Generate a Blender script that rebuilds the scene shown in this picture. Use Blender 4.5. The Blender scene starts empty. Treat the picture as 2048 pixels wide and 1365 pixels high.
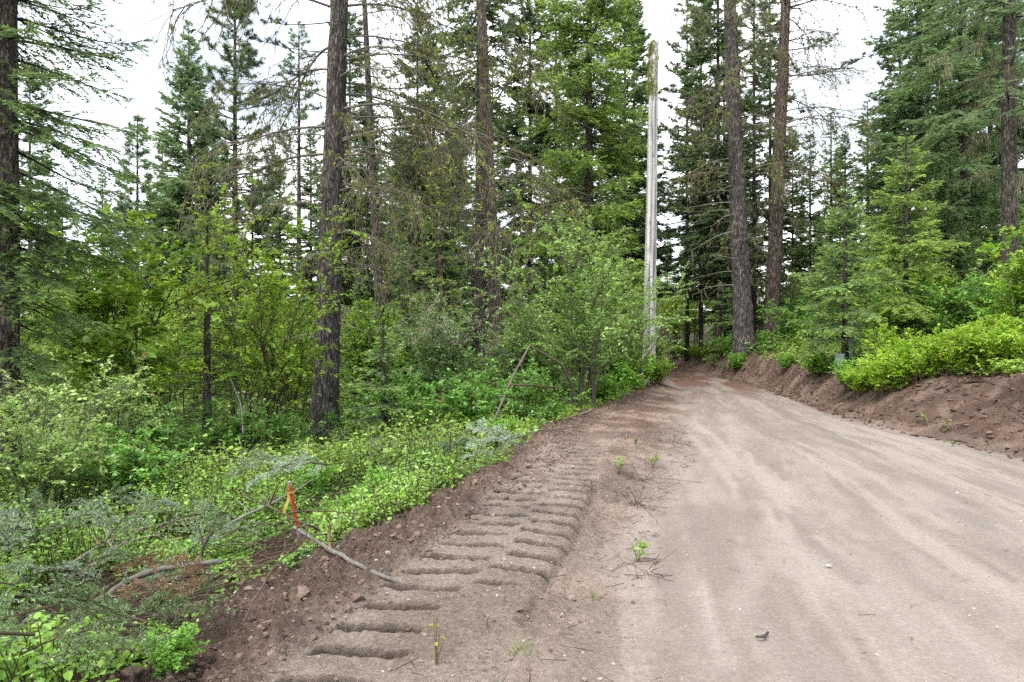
import bpy, math
import numpy as np
R_ = math.radians
scene = bpy.context.scene
C = scene.collection

# ------------------------------------------------------------------ camera
CAM_H = 1.5
cam_d = bpy.data.cameras.new('camera')
cam = bpy.data.objects.new('camera', cam_d); C.objects.link(cam)
cam.location = (0, 0, CAM_H); cam.rotation_euler = (R_(90), 0, 0)
cam_d.sensor_width = 36; cam_d.lens = 24; cam_d.clip_start = 0.05; cam_d.clip_end = 3000
scene.camera = cam
FPX = 1365.0
# ------------------------------------------------------------------ world: bright, thin overcast over a Nishita sky
SUN_EL, SUN_AZ = 58, 215          # azimuth measured clockwise from +Y
world = bpy.data.worlds.new('World'); scene.world = world; world.use_nodes = True
nt = world.node_tree; nt.nodes.clear()
N = nt.nodes.new; LK = nt.links.new
out = N('ShaderNodeOutputWorld'); bg = N('ShaderNodeBackground'); LK(bg.outputs[0], out.inputs[0])
sky = N('ShaderNodeTexSky'); sky.sky_type = 'NISHITA'; sky.sun_disc = False
sky.sun_elevation = R_(SUN_EL); sky.sun_rotation = R_(SUN_AZ); sky.air_density = 1.0; sky.dust_density = 2.0
sc_ = N('ShaderNodeVectorMath'); sc_.operation = 'SCALE'; sc_.inputs['Scale'].default_value = 1.0
LK(sky.outputs[0], sc_.inputs[0])
tc = N('ShaderNodeTexCoord'); mp = N('ShaderNodeMapping'); mp.inputs['Scale'].default_value = (1, 1, 2.4)
LK(tc.outputs['Generated'], mp.inputs[0])
nz = N('ShaderNodeTexNoise'); nz.inputs['Scale'].default_value = 2.2; nz.inputs['Detail'].default_value = 7; nz.inputs['Roughness'].default_value = 0.55
LK(mp.outputs[0], nz.inputs['Vector'])
rmp = N('ShaderNodeMapRange'); rmp.inputs['From Min'].default_value = 0.36; rmp.inputs['From Max'].default_value = 0.56
rmp.inputs['To Min'].default_value = 0.30; rmp.inputs['To Max'].default_value = 1.0
LK(nz.outputs[0], rmp.inputs[0])
mx = N('ShaderNodeMixRGB'); LK(rmp.outputs[0], mx.inputs[0]); LK(sc_.outputs[0], mx.inputs[1]); mx.inputs[2].default_value = (8.2, 8.4, 8.75, 1)
LK(mx.outputs[0], bg.inputs[0]); bg.inputs[1].default_value = 0.1
# ------------------------------------------------------------------ sun (veiled)
sd = bpy.data.lights.new('sun', 'SUN'); sd.energy = 1.5; sd.angle = R_(16); sd.color = (1, 0.955, 0.88)
so = bpy.data.objects.new('sun', sd); C.objects.link(so)
so.rotation_euler = (R_(90 - SUN_EL), 0, R_(180 - SUN_AZ)); so.location = (0, 0, 40)
# ------------------------------------------------------------------ exposure
vs = scene.view_settings
vs.view_transform = 'Standard'; vs.look = 'None'; vs.gamma = 1; vs.exposure = 1.55; vs.use_curve_mapping = False
scene.cycles.max_bounces = 8; scene.cycles.diffuse_bounces = 4; scene.cycles.transmission_bounces = 4
scene.cycles.glossy_bounces = 2; scene.cycles.use_adaptive_sampling = True; scene.cycles.adaptive_threshold = 0.02; scene.cycles.use_denoising = False

# ================================================================== numpy helpers
UP = np.array([0, 0, 1.0])
def nrm(v): return v / (np.linalg.norm(v, axis=-1, keepdims=True) + 1e-9)
def sstep(a, b, x):
    t = np.clip((x - a) / (b - a), 0, 1); return t * t * (3 - 2 * t)
def hash2(i, j, s):
    h = (i.astype(np.int64) * 374761393 + j.astype(np.int64) * 668265263 + s * 1274126177) & 0xffffffff
    h = ((h ^ (h >> 13)) * 1274126177) & 0xffffffff
    h = h ^ (h >> 16)
    return (h & 0xffff) / 65535.0
def vn(x, y, s=0):
    x = np.asarray(x, float); y = np.asarray(y, float)
    i = np.floor(x); j = np.floor(y); fx = x - i; fy = y - j
    fx = fx * fx * fx * (fx * (fx * 6 - 15) + 10); fy = fy * fy * fy * (fy * (fy * 6 - 15) + 10)
    a = hash2(i, j, s); b = hash2(i + 1, j, s); c = hash2(i, j + 1, s); d = hash2(i + 1, j + 1, s)
    return (a + (b - a) * fx) * (1 - fy) + (c + (d - c) * fx) * fy
def fbm(x, y, s=0, o=4, g=0.5):
    t = 0; a = 1; m = 0
    for k in range(o):
        ca, sa = math.cos(k * 1.1), math.sin(k * 1.1)
        t = t + a * vn((x * ca - y * sa) * 2 ** k + 17.3 * k, (x * sa + y * ca) * 2 ** k, s + k); m += a; a *= g
    return t / m
ORD = 'first second third fourth fifth sixth seventh eighth ninth tenth eleventh twelfth'.split()
def nth(i): return ORD[i] + ' from the left'
class MB:
    """collects triangles with one colour per vertex"""
    def __init__(s): s.V = []; s.F = []; s.T = []; s.S = []; s.n = 0
    def add(s, V, F, col, smooth=False):
        V = np.asarray(V, float).reshape(-1, 3); F = np.asarray(F, np.int64).reshape(-1, 3)
        col = np.broadcast_to(np.asarray(col, float), (len(V), 3))
        s.V.append(V); s.F.append(F + s.n); s.T.append(col); s.S.append(np.full(len(F), smooth)); s.n += len(V)
        return s
    def mesh(s, name):
        V = np.concatenate(s.V); F = np.concatenate(s.F); T = np.concatenate(s.T); S = np.concatenate(s.S)
        return raw_mesh(name, V, F, T, S)
def raw_mesh(name, V, F, T, S):
    me = bpy.data.meshes.new(name)
    me.vertices.add(len(V)); me.vertices.foreach_set('co', V.astype(np.float32).ravel())
    me.loops.add(F.size); me.loops.foreach_set('vertex_index', F.astype(np.int32).ravel())
    me.polygons.add(len(F)); me.polygons.foreach_set('loop_start', np.arange(0, F.size, 3, dtype=np.int32))
    me.update(calc_edges=True)
    me.polygons.foreach_set('use_smooth', np.broadcast_to(S, (len(F),)).astype(bool))
    at = me.attributes.new('tint', 'FLOAT_COLOR', 'POINT')
    at.data.foreach_set('color', (T if T.shape[1] == 4 else np.concatenate([T, np.ones((len(T), 1))], 1)).astype(np.float32).ravel())
    me.update()
    return me
def link(name, me, mat, parent=None, loc=(0, 0, 0), rot=(0, 0, 0), sc=None):
    o = bpy.data.objects.new(name, me); C.objects.link(o)
    if me is not None and mat is not None and len(me.materials) == 0: me.materials.append(mat)
    o.location = loc; o.rotation_euler = rot
    if sc is not None: o.scale = (sc,) * 3 if np.isscalar(sc) else sc
    o.parent = parent
    return o
def tag(o, label=None, cat=None, group=None, kind=None):
    if label: o['label'] = label
    if cat: o['category'] = cat
    if group: o['group'] = group
    if kind: o['kind'] = kind
    return o
def copy_thing(root, loc, rz, sc, label, group=None):
    r = root.copy(); C.objects.link(r); r.location = loc; r.rotation_euler = (0, 0, rz); r.scale = (sc,) * 3 if np.isscalar(sc) else sc
    r['label'] = label
    if group: r['group'] = group
    for ch in list(root.children):
        c = ch.copy(); C.objects.link(c); c.parent = r
        for g in list(ch.children):
            d = g.copy(); C.objects.link(d); d.parent = c
    return r
def tubes(mb, P, Rd, sides, col, smooth=True, jit=None):
    """P [B,n,3], Rd [B,n]; col (3,) or [B,n,3]"""
    P = np.asarray(P, float); B, n, _ = P.shape
    T = nrm(np.gradient(P, axis=1))
    ref = np.where(np.abs(T.mean(1)[:, 2:3]) > 0.75, np.array([[1, 0.05, 0]]), np.array([[0.02, 0.03, 1.0]]))[:, None, :]
    U = nrm(np.cross(T, np.broadcast_to(ref, T.shape))); W = np.cross(T, U)
    a = np.arange(sides) * 2 * np.pi / sides
    ring = U[:, :, None, :] * np.cos(a)[None, None, :, None] + W[:, :, None, :] * np.sin(a)[None, None, :, None]
    rr = np.broadcast_to(np.asarray(Rd, float), (B, n))[:, :, None, None]
    if jit is not None: rr = rr * jit
    V = P[:, :, None, :] + ring * rr
    b = np.arange(B)[:, None, None] * n * sides; i = np.arange(n - 1)[None, :, None] * sides; k = np.arange(sides)[None, None, :]; k2 = (k + 1) % sides
    q = np.stack([b + i + k, b + i + k2, b + i + sides + k2, b + i + sides + k], -1).reshape(-1, 4)
    F = np.concatenate([q[:, [0, 1, 2]], q[:, [0, 2, 3]]])
    col = np.asarray(col, float)
    if col.ndim == 3: col = np.repeat(col[:, :, None, :], sides, 2).reshape(-1, 3)
    mb.add(V, F, col, smooth)
def blades(mb, P, D, Nn, L, W, col):
    S = nrm(np.cross(D, Nn)); L = np.asarray(L)[:, None]; W = np.asarray(W)[:, None]
    V = np.stack([P - S * W * .5, P + S * W * .5, P + D * L], 1)
    m = len(P); F = np.arange(3 * m).reshape(m, 3)
    mb.add(V, F, np.repeat(col, 3, 0))
def leaves(mb, P, D, Nn, L, W, col, fine=False, fold=0.12):
    """folded leaf: 2 triangles, or 4 with an oval outline"""
    S = nrm(np.cross(D, Nn)); Nn = nrm(np.cross(S, D)); L = np.asarray(L)[:, None]; W = np.asarray(W)[:, None]; m = len(P)
    if not fine:
        V = np.stack([P, P + D * L * .45 + S * W * .5 + Nn * W * fold, P + D * L - Nn * L * .08, P + D * L * .45 - S * W * .5 + Nn * W * fold], 1)
        f = np.array([[0, 1, 2], [0, 2, 3]]); k = 4
    else:
        V = np.stack([P, P + D * L * .28 + S * W * .46 + Nn * W * fold, P + D * L * .68 + S * W * .40 + Nn * W * fold * .7, P + D * L - Nn * L * .12,
                      P + D * L * .68 - S * W * .40 + Nn * W * fold * .7, P + D * L * .28 - S * W * .46 + Nn * W * fold], 1)
        f = np.array([[0, 1, 2], [0, 2, 3], [0, 3, 4], [0, 4, 5]]); k = 6
    F = (np.arange(m)[:, None, None] * k + f[None]).reshape(-1, 3)
    mb.add(V, F, np.repeat(col, k, 0))
def rnd_dirs(rng, n):
    return nrm(rng.normal(size=(n, 3)))
def mixc(a, b, t):
    t = np.asarray(t)[..., None]; return np.asarray(a) * (1 - t) + np.asarray(b) * t

# ================================================================== materials
def new_mat(name):
    m = bpy.data.materials.new(name); m.use_nodes = True; t = m.node_tree; t.nodes.clear()
    o = t.nodes.new('ShaderNodeOutputMaterial'); return m, t, t.nodes.new, t.links.new, o
def leaf_material(name, trans=0.32, gloss=0.06, rough=0.45, var=0.25):
    m, t, n, l, o = new_mat(name)
    a = n('ShaderNodeAttribute'); a.attribute_name = 'tint'
    oi = n('ShaderNodeObjectInfo'); mr = n('ShaderNodeMapRange'); mr.inputs['To Min'].default_value = 1 - var; mr.inputs['To Max'].default_value = 1 + var
    l(oi.outputs['Random'], mr.inputs[0])
    v = n('ShaderNodeVectorMath'); v.operation = 'SCALE'; l(a.outputs['Color'], v.inputs[0]); l(mr.outputs[0], v.inputs['Scale'])
    d = n('ShaderNodeBsdfDiffuse'); l(v.outputs[0], d.inputs[0])
    hs = n('ShaderNodeHueSaturation'); hs.inputs['Hue'].default_value = 0.488; hs.inputs['Saturation'].default_value = 1.0; hs.inputs['Value'].default_value = 1.25
    l(v.outputs[0], hs.inputs['Color'])
    tr = n('ShaderNodeBsdfTranslucent'); l(hs.outputs[0], tr.inputs[0])
    mx = n('ShaderNodeMixShader'); mx.inputs[0].default_value = trans; l(d.outputs[0], mx.inputs[1]); l(tr.outputs[0], mx.inputs[2])
    g = n('ShaderNodeBsdfGlossy'); g.inputs['Roughness'].default_value = rough; g.inputs[0].default_value = (1, 1, 1, 1)
    m2 = n('ShaderNodeMixShader'); m2.inputs[0].default_value = gloss; l(mx.outputs[0], m2.inputs[1]); l(g.outputs[0], m2.inputs[2])
    l(m2.outputs[0], o.inputs[0]); return m
def tint_material(name, rough=0.9, nscale=30.0, namp=0.35, bump=0.3):
    m, t, n, l, o = new_mat(name)
    a = n('ShaderNodeAttribute'); a.attribute_name = 'tint'
    tc = n('ShaderNodeTexCoord'); z = n('ShaderNodeTexNoise'); z.inputs['Scale'].default_value = nscale; z.inputs['Detail'].default_value = 5
    l(tc.outputs['Object'], z.inputs['Vector'])
    mr = n('ShaderNodeMapRange'); mr.inputs['From Min'].default_value = .25; mr.inputs['From Max'].default_value = .75; mr.inputs['To Min'].default_value = 1 - namp; mr.inputs['To Max'].default_value = 1 + namp
    l(z.outputs[0], mr.inputs[0])
    v = n('ShaderNodeVectorMath'); v.operation = 'SCALE'; l(a.outputs['Color'], v.inputs[0]); l(mr.outputs[0], v.inputs['Scale'])
    p = n('ShaderNodeBsdfPrincipled'); p.inputs['Roughness'].default_value = rough; p.inputs['Specular IOR Level'].default_value = .2
    l(v.outputs[0], p.inputs['Base Color'])
    b = n('ShaderNodeBump'); b.inputs['Strength'].default_value = bump; b.inputs['Distance'].default_value = .01; l(z.outputs[0], b.inputs['Height']); l(b.outputs[0], p.inputs['Normal'])
    l(p.outputs[0], o.inputs[0]); return m
def bark_material(name, dark, mid, light, sx=12.0, sz=2.0, bump=.9):
    m, t, n, l, o = new_mat(name)
    tc = n('ShaderNodeTexCoord'); mp = n('ShaderNodeMapping'); mp.inputs['Scale'].default_value = (sx, sx, sz); l(tc.outputs['Object'], mp.inputs[0])
    z = n('ShaderNodeTexNoise'); z.inputs['Scale'].default_value = 1.6; z.inputs['Detail'].default_value = 8; z.inputs['Roughness'].default_value = .65; z.inputs['Distortion'].default_value = .6
    l(mp.outputs[0], z.inputs['Vector'])
    dv = n('ShaderNodeVectorMath'); dv.operation = 'MULTIPLY_ADD'; dv.inputs[1].default_value = (1.6, 1.6, 1.6); l(z.outputs['Color'], dv.inputs[0]); l(mp.outputs[0], dv.inputs[2])
    vo = n('ShaderNodeTexVoronoi'); vo.feature = 'DISTANCE_TO_EDGE'; vo.inputs['Scale'].default_value = 1.7; l(dv.outputs[0], vo.inputs['Vector'])
    vm = n('ShaderNodeMapRange'); vm.inputs['From Max'].default_value = .30; vm.inputs['To Min'].default_value = .38; l(vo.outputs['Distance'], vm.inputs[0])
    mu = n('ShaderNodeMath'); mu.operation = 'MULTIPLY'; l(vm.outputs[0], mu.inputs[0]); l(z.outputs[0], mu.inputs[1])
    cr = n('ShaderNodeValToRGB'); e = cr.color_ramp.elements
    e[0].position = .20; e[0].color = (*dark, 1); e[1].position = .54; e[1].color = (*light, 1); k = e.new(.36); k.color = (*mid, 1)
    l(mu.outputs[0], cr.inputs[0])
    z2 = n('ShaderNodeTexNoise'); z2.inputs['Scale'].default_value = 3.0; z2.inputs['Detail'].default_value = 3; l(tc.outputs['Object'], z2.inputs['Vector'])
    mr = n('ShaderNodeMapRange'); mr.inputs['From Min'].default_value = .3; mr.inputs['From Max'].default_value = .7; mr.inputs['To Min'].default_value = .72; mr.inputs['To Max'].default_value = 1.3; l(z2.outputs[0], mr.inputs[0])
    v = n('ShaderNodeVectorMath'); v.operation = 'SCALE'; l(cr.outputs[0], v.inputs[0]); l(mr.outputs[0], v.inputs['Scale'])
    p = n('ShaderNodeBsdfPrincipled'); p.inputs['Roughness'].default_value = .92; p.inputs['Specular IOR Level'].default_value = .15; l(v.outputs[0], p.inputs['Base Color'])
    b = n('ShaderNodeBump'); b.inputs['Strength'].default_value = bump; b.inputs['Distance'].default_value = .03; l(mu.outputs[0], b.inputs['Height']); l(b.outputs[0], p.inputs['Normal'])
    l(p.outputs[0], o.inputs[0]); return m
def soil_material(name):
    m, t, n, l, o = new_mat(name)
    a = n('ShaderNodeAttribute'); a.attribute_name = 'tint'
    tc = n('ShaderNodeTexCoord')
    z = n('ShaderNodeTexNoise'); z.inputs['Scale'].default_value = 38; z.inputs['Detail'].default_value = 9; z.inputs['Roughness'].default_value = .68; l(tc.outputs['Object'], z.inputs['Vector'])
    z2 = n('ShaderNodeTexNoise'); z2.inputs['Scale'].default_value = 190; z2.inputs['Detail'].default_value = 4; z2.inputs['Roughness'].default_value = .7; l(tc.outputs['Object'], z2.inputs['Vector'])
    ad = n('ShaderNodeMath'); ad.operation = 'ADD'; l(z.outputs[0], ad.inputs[0]); l(z2.outputs[0], ad.inputs[1])
    mr = n('ShaderNodeMapRange'); mr.inputs['From Min'].default_value = .78; mr.inputs['From Max'].default_value = 1.22; mr.inputs['To Min'].default_value = .6; mr.inputs['To Max'].default_value = 1.5; l(ad.outputs[0], mr.inputs[0])
    lx = n('ShaderNodeMix'); lx.data_type = 'FLOAT'; lx.inputs[2].default_value = 1.03; l(a.outputs['Alpha'], lx.inputs[0]); l(mr.outputs[0], lx.inputs[3])
    v = n('ShaderNodeVectorMath'); v.operation = 'SCALE'; l(a.outputs['Color'], v.inputs[0]); l(lx.outputs[0], v.inputs['Scale'])
    # pale grit specks
    vo = n('ShaderNodeTexVoronoi'); vo.inputs['Scale'].default_value = 75; l(tc.outputs['Object'], vo.inputs['Vector'])
    sp = n('ShaderNodeMapRange'); sp.inputs['From Min'].default_value = .10; sp.inputs['From Max'].default_value = .17; sp.inputs['To Min'].default_value = 1; sp.inputs['To Max'].default_value = 0; l(vo.outputs['Distance'], sp.inputs[0])
    cs = n('ShaderNodeSeparateColor'); l(vo.outputs['Color'], cs.inputs[0])
    gt = n('ShaderNodeMath'); gt.operation = 'GREATER_THAN'; gt.inputs[1].default_value = .72; l(cs.outputs[0], gt.inputs[0])
    mm = n('ShaderNodeMath'); mm.operation = 'MULTIPLY'; l(gt.outputs[0], mm.inputs[0]); l(sp.outputs[0], mm.inputs[1])
    mx = n('ShaderNodeMixRGB'); l(mm.outputs[0], mx.inputs[0]); l(v.outputs[0], mx.inputs[1])
    sc = n('ShaderNodeVectorMath'); sc.operation = 'SCALE'; sc.inputs['Scale'].default_value = 1.7; l(v.outputs[0], sc.inputs[0]); l(sc.outputs[0], mx.inputs[2])
    p = n('ShaderNodeBsdfPrincipled'); p.inputs['Roughness'].default_value = .95; p.inputs['Specular IOR Level'].default_value = .12; l(mx.outputs[0], p.inputs['Base Color'])
    b = n('ShaderNodeBump'); l(a.outputs['Alpha'], b.inputs['Strength']); b.inputs['Distance'].default_value = .024; l(ad.outputs[0], b.inputs['Height']); l(b.outputs[0], p.inputs['Normal'])
    l(p.outputs[0], o.inputs[0]); return m
M_LEAF = leaf_material('broad_leaf', .45, .05, .4, .10)
M_NEEDLE = leaf_material('needle', .45, .012, .5, .14)
M_FIBRE = leaf_material('dry_fibre', .15, 0.01, .7, .12)
M_WOOD = tint_material('dry_wood', .9, 26, .4, .5)
M_SOIL = soil_material('soil')
M_BARK = bark_material('pine_bark', (.024, .020, .018), (.092, .080, .076), (.20, .184, .175))
M_BARK2 = bark_material('fir_bark', (.020, .016, .014), (.075, .062, .053), (.17, .15, .13), 14, 3.5, .6)
M_BARK3 = bark_material('sapling_bark', (.03, .025, .02), (.09, .075, .06), (.19, .165, .135), 40, 12, .4)
M_CLOD = tint_material('clod_soil', .97, 45, .35, .6)

# ================================================================== lie of the land
_Y = lambda pts: (np.array([p[0] for p in pts], float), np.array([p[1] for p in pts], float))
LX = _Y([(-60, -12), (0, -.35), (3, .56), (5.15, 1.0), (9.4, 2.45), (18.5, 4.75), (24, 5.8), (30, 6.75), (40, 8.3), (50, 9.3), (62, 9.2), (80, 5.5), (120, -8)])
RX = _Y([(-60, -5.5), (0, 6.0), (9, 6.6), (12.4, 6.5), (17.9, 7.4), (24, 8.35), (30, 8.75), (40, 10.0), (50, 11.3), (62, 11.6), (80, 8.6), (120, -5)])
BX = _Y([(-60, -14), (0, -2.6), (3, -1.75), (4.8, -1.25), (8.3, -.05), (11.5, .5), (14, 1.5), (17.4, 2.9), (23, 4.5), (30, 6.2), (40, 7.8), (50, 8.8), (62, 8.7), (80, 5.0), (120, -9)])
WB = _Y([(0, 2.3), (11, 2.0), (14, 1.35), (20, .9), (28, .7), (40, 1.2), (120, 1.5)])
HB = _Y([(0, .95), (11, .95), (14, .72), (20, .8), (27, 1.0), (34, .6), (50, .35), (120, .4)])
ip = lambda T, y: np.interp(y, T[0], T[1])
def land(x, y):
    x = np.asarray(x, float); y = np.asarray(y, float)
    L, R, B = ip(LX, y), ip(RX, y), ip(BX, y)
    z = np.zeros(np.broadcast(x, y).shape)
    w = np.clip((x - L) / (R - L), 0, 1)
    z = z + .05 * np.sin(np.pi * w) * (x > L) * (x < R)
    t = np.clip((x - B) / np.maximum(L - B, .1), 0, 1)
    z = z + .10 * np.sin(np.pi * t) ** 1.5
    d = np.maximum(B - x, 0)
    drop = (.42 * sstep(-.15, 1.1, B - x) + .58 * sstep(.8, 6.5, B - x)) * (1 - .35 * sstep(22, 40, y))
    z = z - drop - np.minimum(.018 * d, 1.2)
    d2 = np.maximum(x - R, 0); wb = ip(WB, y); hb = ip(HB, y)
    z = z + hb * sstep(-.15, 1, d2 / wb) * (d2 > 0) + np.minimum(.10 * np.maximum(d2 - wb, 0), 5.0)
    und = fbm(x * .23, y * .23, 5, 3) - .5
    z = z + und * .5 * sstep(1.5, 6, d + np.maximum(d2 - wb, 0))
    return z
gz = lambda x, y: float(land(np.array([x]), np.array([y]))[0])
def at(u, Y, v=None):
    """a point of the land that stands Y metres ahead in picture column u (2048 px wide picture)"""
    x = (u - 1024) / FPX * Y
    return np.array([x, Y, gz(x, Y) if v is None else CAM_H - (v - 682.5) / FPX * Y])

# fine sheet for the road and its soil shoulders -------------------------------------
def track_dist(x, y):
    """lateral / along coordinates of the crawler track imprint"""
    cy = np.array([1.0, 3.5, 5.0, 6.4, 8.0, 10.0, 14.0]); cx = np.array([-.85, -.38, .03, .33, .60, 1.05, 2.1])
    return x - np.interp(y, cy, cx), y
FINE = {}
def surf(x, y):
    """height of the finished ground, clods and ruts included"""
    x = np.atleast_1d(np.asarray(x, float)); y = np.atleast_1d(np.asarray(y, float)); z = land(x, y); ys = FINE['ys']; k = np.clip(np.searchsorted(ys, y) - 1, 0, len(ys) - 2)
    for i in range(len(x)):
        r = k[i]; X = FINE['X'][r]
        if ys[0] < y[i] < ys[-1] and X[0] < x[i] < X[-1]: z[i] = np.interp(x[i], X, FINE['Z'][r])
    return z
def build_ground():
    ys = np.concatenate([np.linspace(1.2, 2.6, 24, endpoint=False), 2.6 * np.exp(np.arange(0, math.log(8.5 / 2.6), .0029)), 8.5 * np.exp(np.arange(0, math.log(76 / 8.5), .008))])
    cB, cL, cR, cW = ip(BX, ys), ip(LX, ys), ip(RX, ys), ip(WB, ys)
    seg = lambda a, b, n, e=False: a[:, None] + (b - a)[:, None] * np.linspace(0, 1, n, endpoint=e)[None]
    X = np.concatenate([seg(cB - 2.6, cB - .5, 30), seg(cB - .5, cL, 150), seg(cL, cR, 90), seg(cR, cR + cW + .4, 62), seg(cR + cW + .4, cR + cW + 3, 24, True)], 1)
    Y = np.broadcast_to(ys[:, None], X.shape); Z = land(X, Y); xs = X[0]
    L, R, B = ip(LX, Y), ip(RX, Y), ip(BX, Y)
    edge = np.minimum.reduce([sstep(0, .8, X - B + 2.6), sstep(0, .8, R + ip(WB, Y) + 3 - X), sstep(1.2, 1.5, Y), sstep(0, 6, 76 - Y)])
    Lw = L + .25 * (fbm(X * .9, Y * .9, 31, 3) - .5) + .15 * (fbm(X * 4, Y * 4, 32, 2) - .5)
    on_road = sstep(-.75, .30, X - Lw + .5 * (fbm(X * 2.4, Y * 1.6, 34, 4, .6) - .5)) * (1 - sstep(-.35, .2, X - R - .5 * (fbm(X * .8, Y * .8, 33, 3) - .5)))
    rough = 1 - on_road
    n_big = fbm(X * 1.1, Y * 1.1, 1, 3) - .5; n_mid = fbm(X * 4.5, Y * 4.5, 2, 4, .6) - .5; n_fine = fbm(X * 15, Y * 15, 3, 3, .7) - .5; crumb = np.abs(fbm(X * 21, Y * 21, 4, 3, .65) - .5)
    ridg = 1 - np.abs(2 * fbm(X * 6.5, Y * 6.5, 8, 3, .55) - 1)
    tx, ty = track_dist(X, Y)
    tmask = sstep(-.60, -.50, tx) * (1 - sstep(.44, .50, tx)) * sstep(1.2, 2, Y) * (1 - sstep(8.5, 12, Y))
    left_slope = sstep(-.2, .25, B + .75 - X) * sstep(-3, -1, X - B)
    amp = (.035 + .10 * left_slope + .055 * sstep(-.1, .6, X - R)) * rough
    dz = amp * (n_mid * 1.6 + n_big * .8) * (1 - .65 * tmask) + rough * (.030 + .03 * left_slope) * n_fine * (1 - .4 * tmask) + rough * .03 * ridg * left_slope + rough * crumb * (.05 + .12 * left_slope + .06 * sstep(-.1, .5, X - R)) * (1 - .6 * tmask)
    clump = np.maximum(fbm(X * 2.6, Y * 2.6, 41, 4, .6) - .58, 0)
    dz = dz + .45 * clump * sstep(-.2, .5, X - R) + .08 * n_big * sstep(0, .6, X - R) * sstep(4, 2, X - R) * sstep(10, 0, X - R)
    # road: compacted, faint wheel ruts and ripples along it
    w = (X - L) / (R - L)
    dz = dz + on_road * (.012 * n_mid + .03 * n_big + .004 * n_fine - .022 * np.exp(-((w - .30) / .07) ** 2) - .022 * np.exp(-((w - .70) / .08) ** 2))
    # grouser bars of the crawler track
    pitch = .275
    def bars(ph, wid):
        f = ((ty + .16 * tx + ph + .03 * (fbm(X * 2.2, Y * 2.2, 51, 2) - .5)) / pitch) % 1.0
        e_ = .10 * (fbm(X * 9, Y * 9, 57, 3) - .5); f = np.clip(f + e_, 0, 1); return sstep(.03, .07, f) * (1 - sstep(wid, wid + .05, f))
    m1 = sstep(.22, .34, fbm(X * .9 + 3, Y * 1.4, 52, 2)); m2 = sstep(.30, .44, fbm(X * .8 + 9, Y * 1.1, 53, 2))
    jx = .07 * (fbm(X * 1.5, Y * 6.0, 58, 3) - .5)
    lh = sstep(-.50, -.47, tx + jx) * (1 - sstep(-.07, -.03, tx + 2 * jx)); rh = sstep(.0, .04, tx + 2 * jx) * (1 - sstep(.37, .41, tx + jx)) * sstep(3.7, 4.3, Y)
    brk = .45 + .55 * sstep(.33, .46, fbm(X * 8, Y * 8, 54, 3))
    groove = (bars(0, .33) * lh * m1 + bars(.12, .32) * rh * m2 * sstep(10.5, 8, Y)) * sstep(1.2, 1.6, Y) * (1 - sstep(9.5, 11, Y)) * brk
    dz = dz - .085 * groove - .022 * tmask + .016 * tmask * (fbm(X * 24, Y * 24, 59, 3, .7) - .5)
    lip = np.exp(-((tx - .50) / .045) ** 2) * (1 - sstep(8, 11, Y)) * sstep(.25, .5, fbm(X * 3, Y * 2, 55, 3)); dz = dz + .035 * lip * rough
    lip2 = np.exp(-((tx + .62) / .06) ** 2) * (1 - sstep(6, 8, Y)); dz = dz + .03 * lip2 * (.5 + ridg * .6)
    dz = dz - .05 * np.exp(-((tx - .425) / .04) ** 2) * (1 - sstep(6.2, 7.5, Y)) * sstep(.3, .5, fbm(X * 2, Y * 1.3, 56, 2))
    Z = Z + dz * edge
    FINE.update(X=X, Z=Z, ys=ys)
    # colours: pale decomposed-granite road, brown disturbed soil, dark humus, reddish needle litter
    pale = np.array([.46, .395, .345]); buff = np.array([.33, .272, .228]); brown = np.array([.165, .118, .092]); dark = np.array([.070, .048, .036]); red = np.array([.20, .095, .060])
    sdir = X - (L + R) / 2
    st = fbm(sdir * 2.6, Y * .35, 61, 5, .6); st2 = fbm(sdir * 1.9, Y * .38, 62, 5, .62); st3 = fbm(sdir * 7, Y * .8, 63, 4, .6)
    rc = mixc(buff, pale, sstep(.36, .62, .55 * st + .45 * st2))
    rc = mixc(rc, brown * 1.35, .6 * sstep(.50, .62, .6 * st3 + .4 * st2))
    ln = fbm(sdir * 5.5 + .8 * fbm(X * .5, Y * .3, 67, 2), Y * .16, 68, 4, .62); rc = mixc(rc, pale * 1.12, .75 * sstep(.52, .62, ln)); rc = mixc(rc, buff * .80, .6 * sstep(.50, .40, ln) * sstep(.4, .55, st2))
    pt_ = fbm(sdir * 5, Y * .9, 69, 5, .62); rc = mixc(rc, buff * .72, .55 * sstep(.56, .66, pt_)); rc = mixc(rc, pale * 1.15, .4 * sstep(.46, .36, pt_))
    rc = mixc(rc, buff * .62, .75 * np.exp(-((w - .62) / .055) ** 2) * sstep(7, 11, Y) * sstep(26, 17, Y) * sstep(.35, .55, st3))
    rc = mixc(rc, brown * .9, .5 * np.exp(-((w - .36) / .05) ** 2) * sstep(8, 13, Y) * sstep(.3, .5, st))
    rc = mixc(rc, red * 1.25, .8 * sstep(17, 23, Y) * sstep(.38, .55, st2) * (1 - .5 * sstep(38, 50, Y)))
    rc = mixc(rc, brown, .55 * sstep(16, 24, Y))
    scx = fbm(X * 2.2, Y * 2.2, 64, 5, .62)
    soil = mixc(brown, brown * 1.75 + .02, sstep(.42, .66, scx) * (1 - .6 * left_slope))
    soil = mixc(soil, dark * 1.5, .7 * sstep(.55, .72, fbm(X * 3.1, Y * 3.1, 65, 5, .65)))
    soil = mixc(soil, buff * 1.0, (.35 + .45 * sstep(.4, .6, scx)) * tmask * (1 - np.clip(groove, 0, 1)))
    soil = mixc(soil, buff, .35 * sstep(.3, .9, X - B) * (1 - sstep(7, 12, Y)) * (1 - np.clip(groove, 0, 1)))
    soil = mixc(soil, brown * .30, np.clip(groove * 1.5, 0, 1))     # shadow inside the bar grooves, painted into the soil colour
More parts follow.
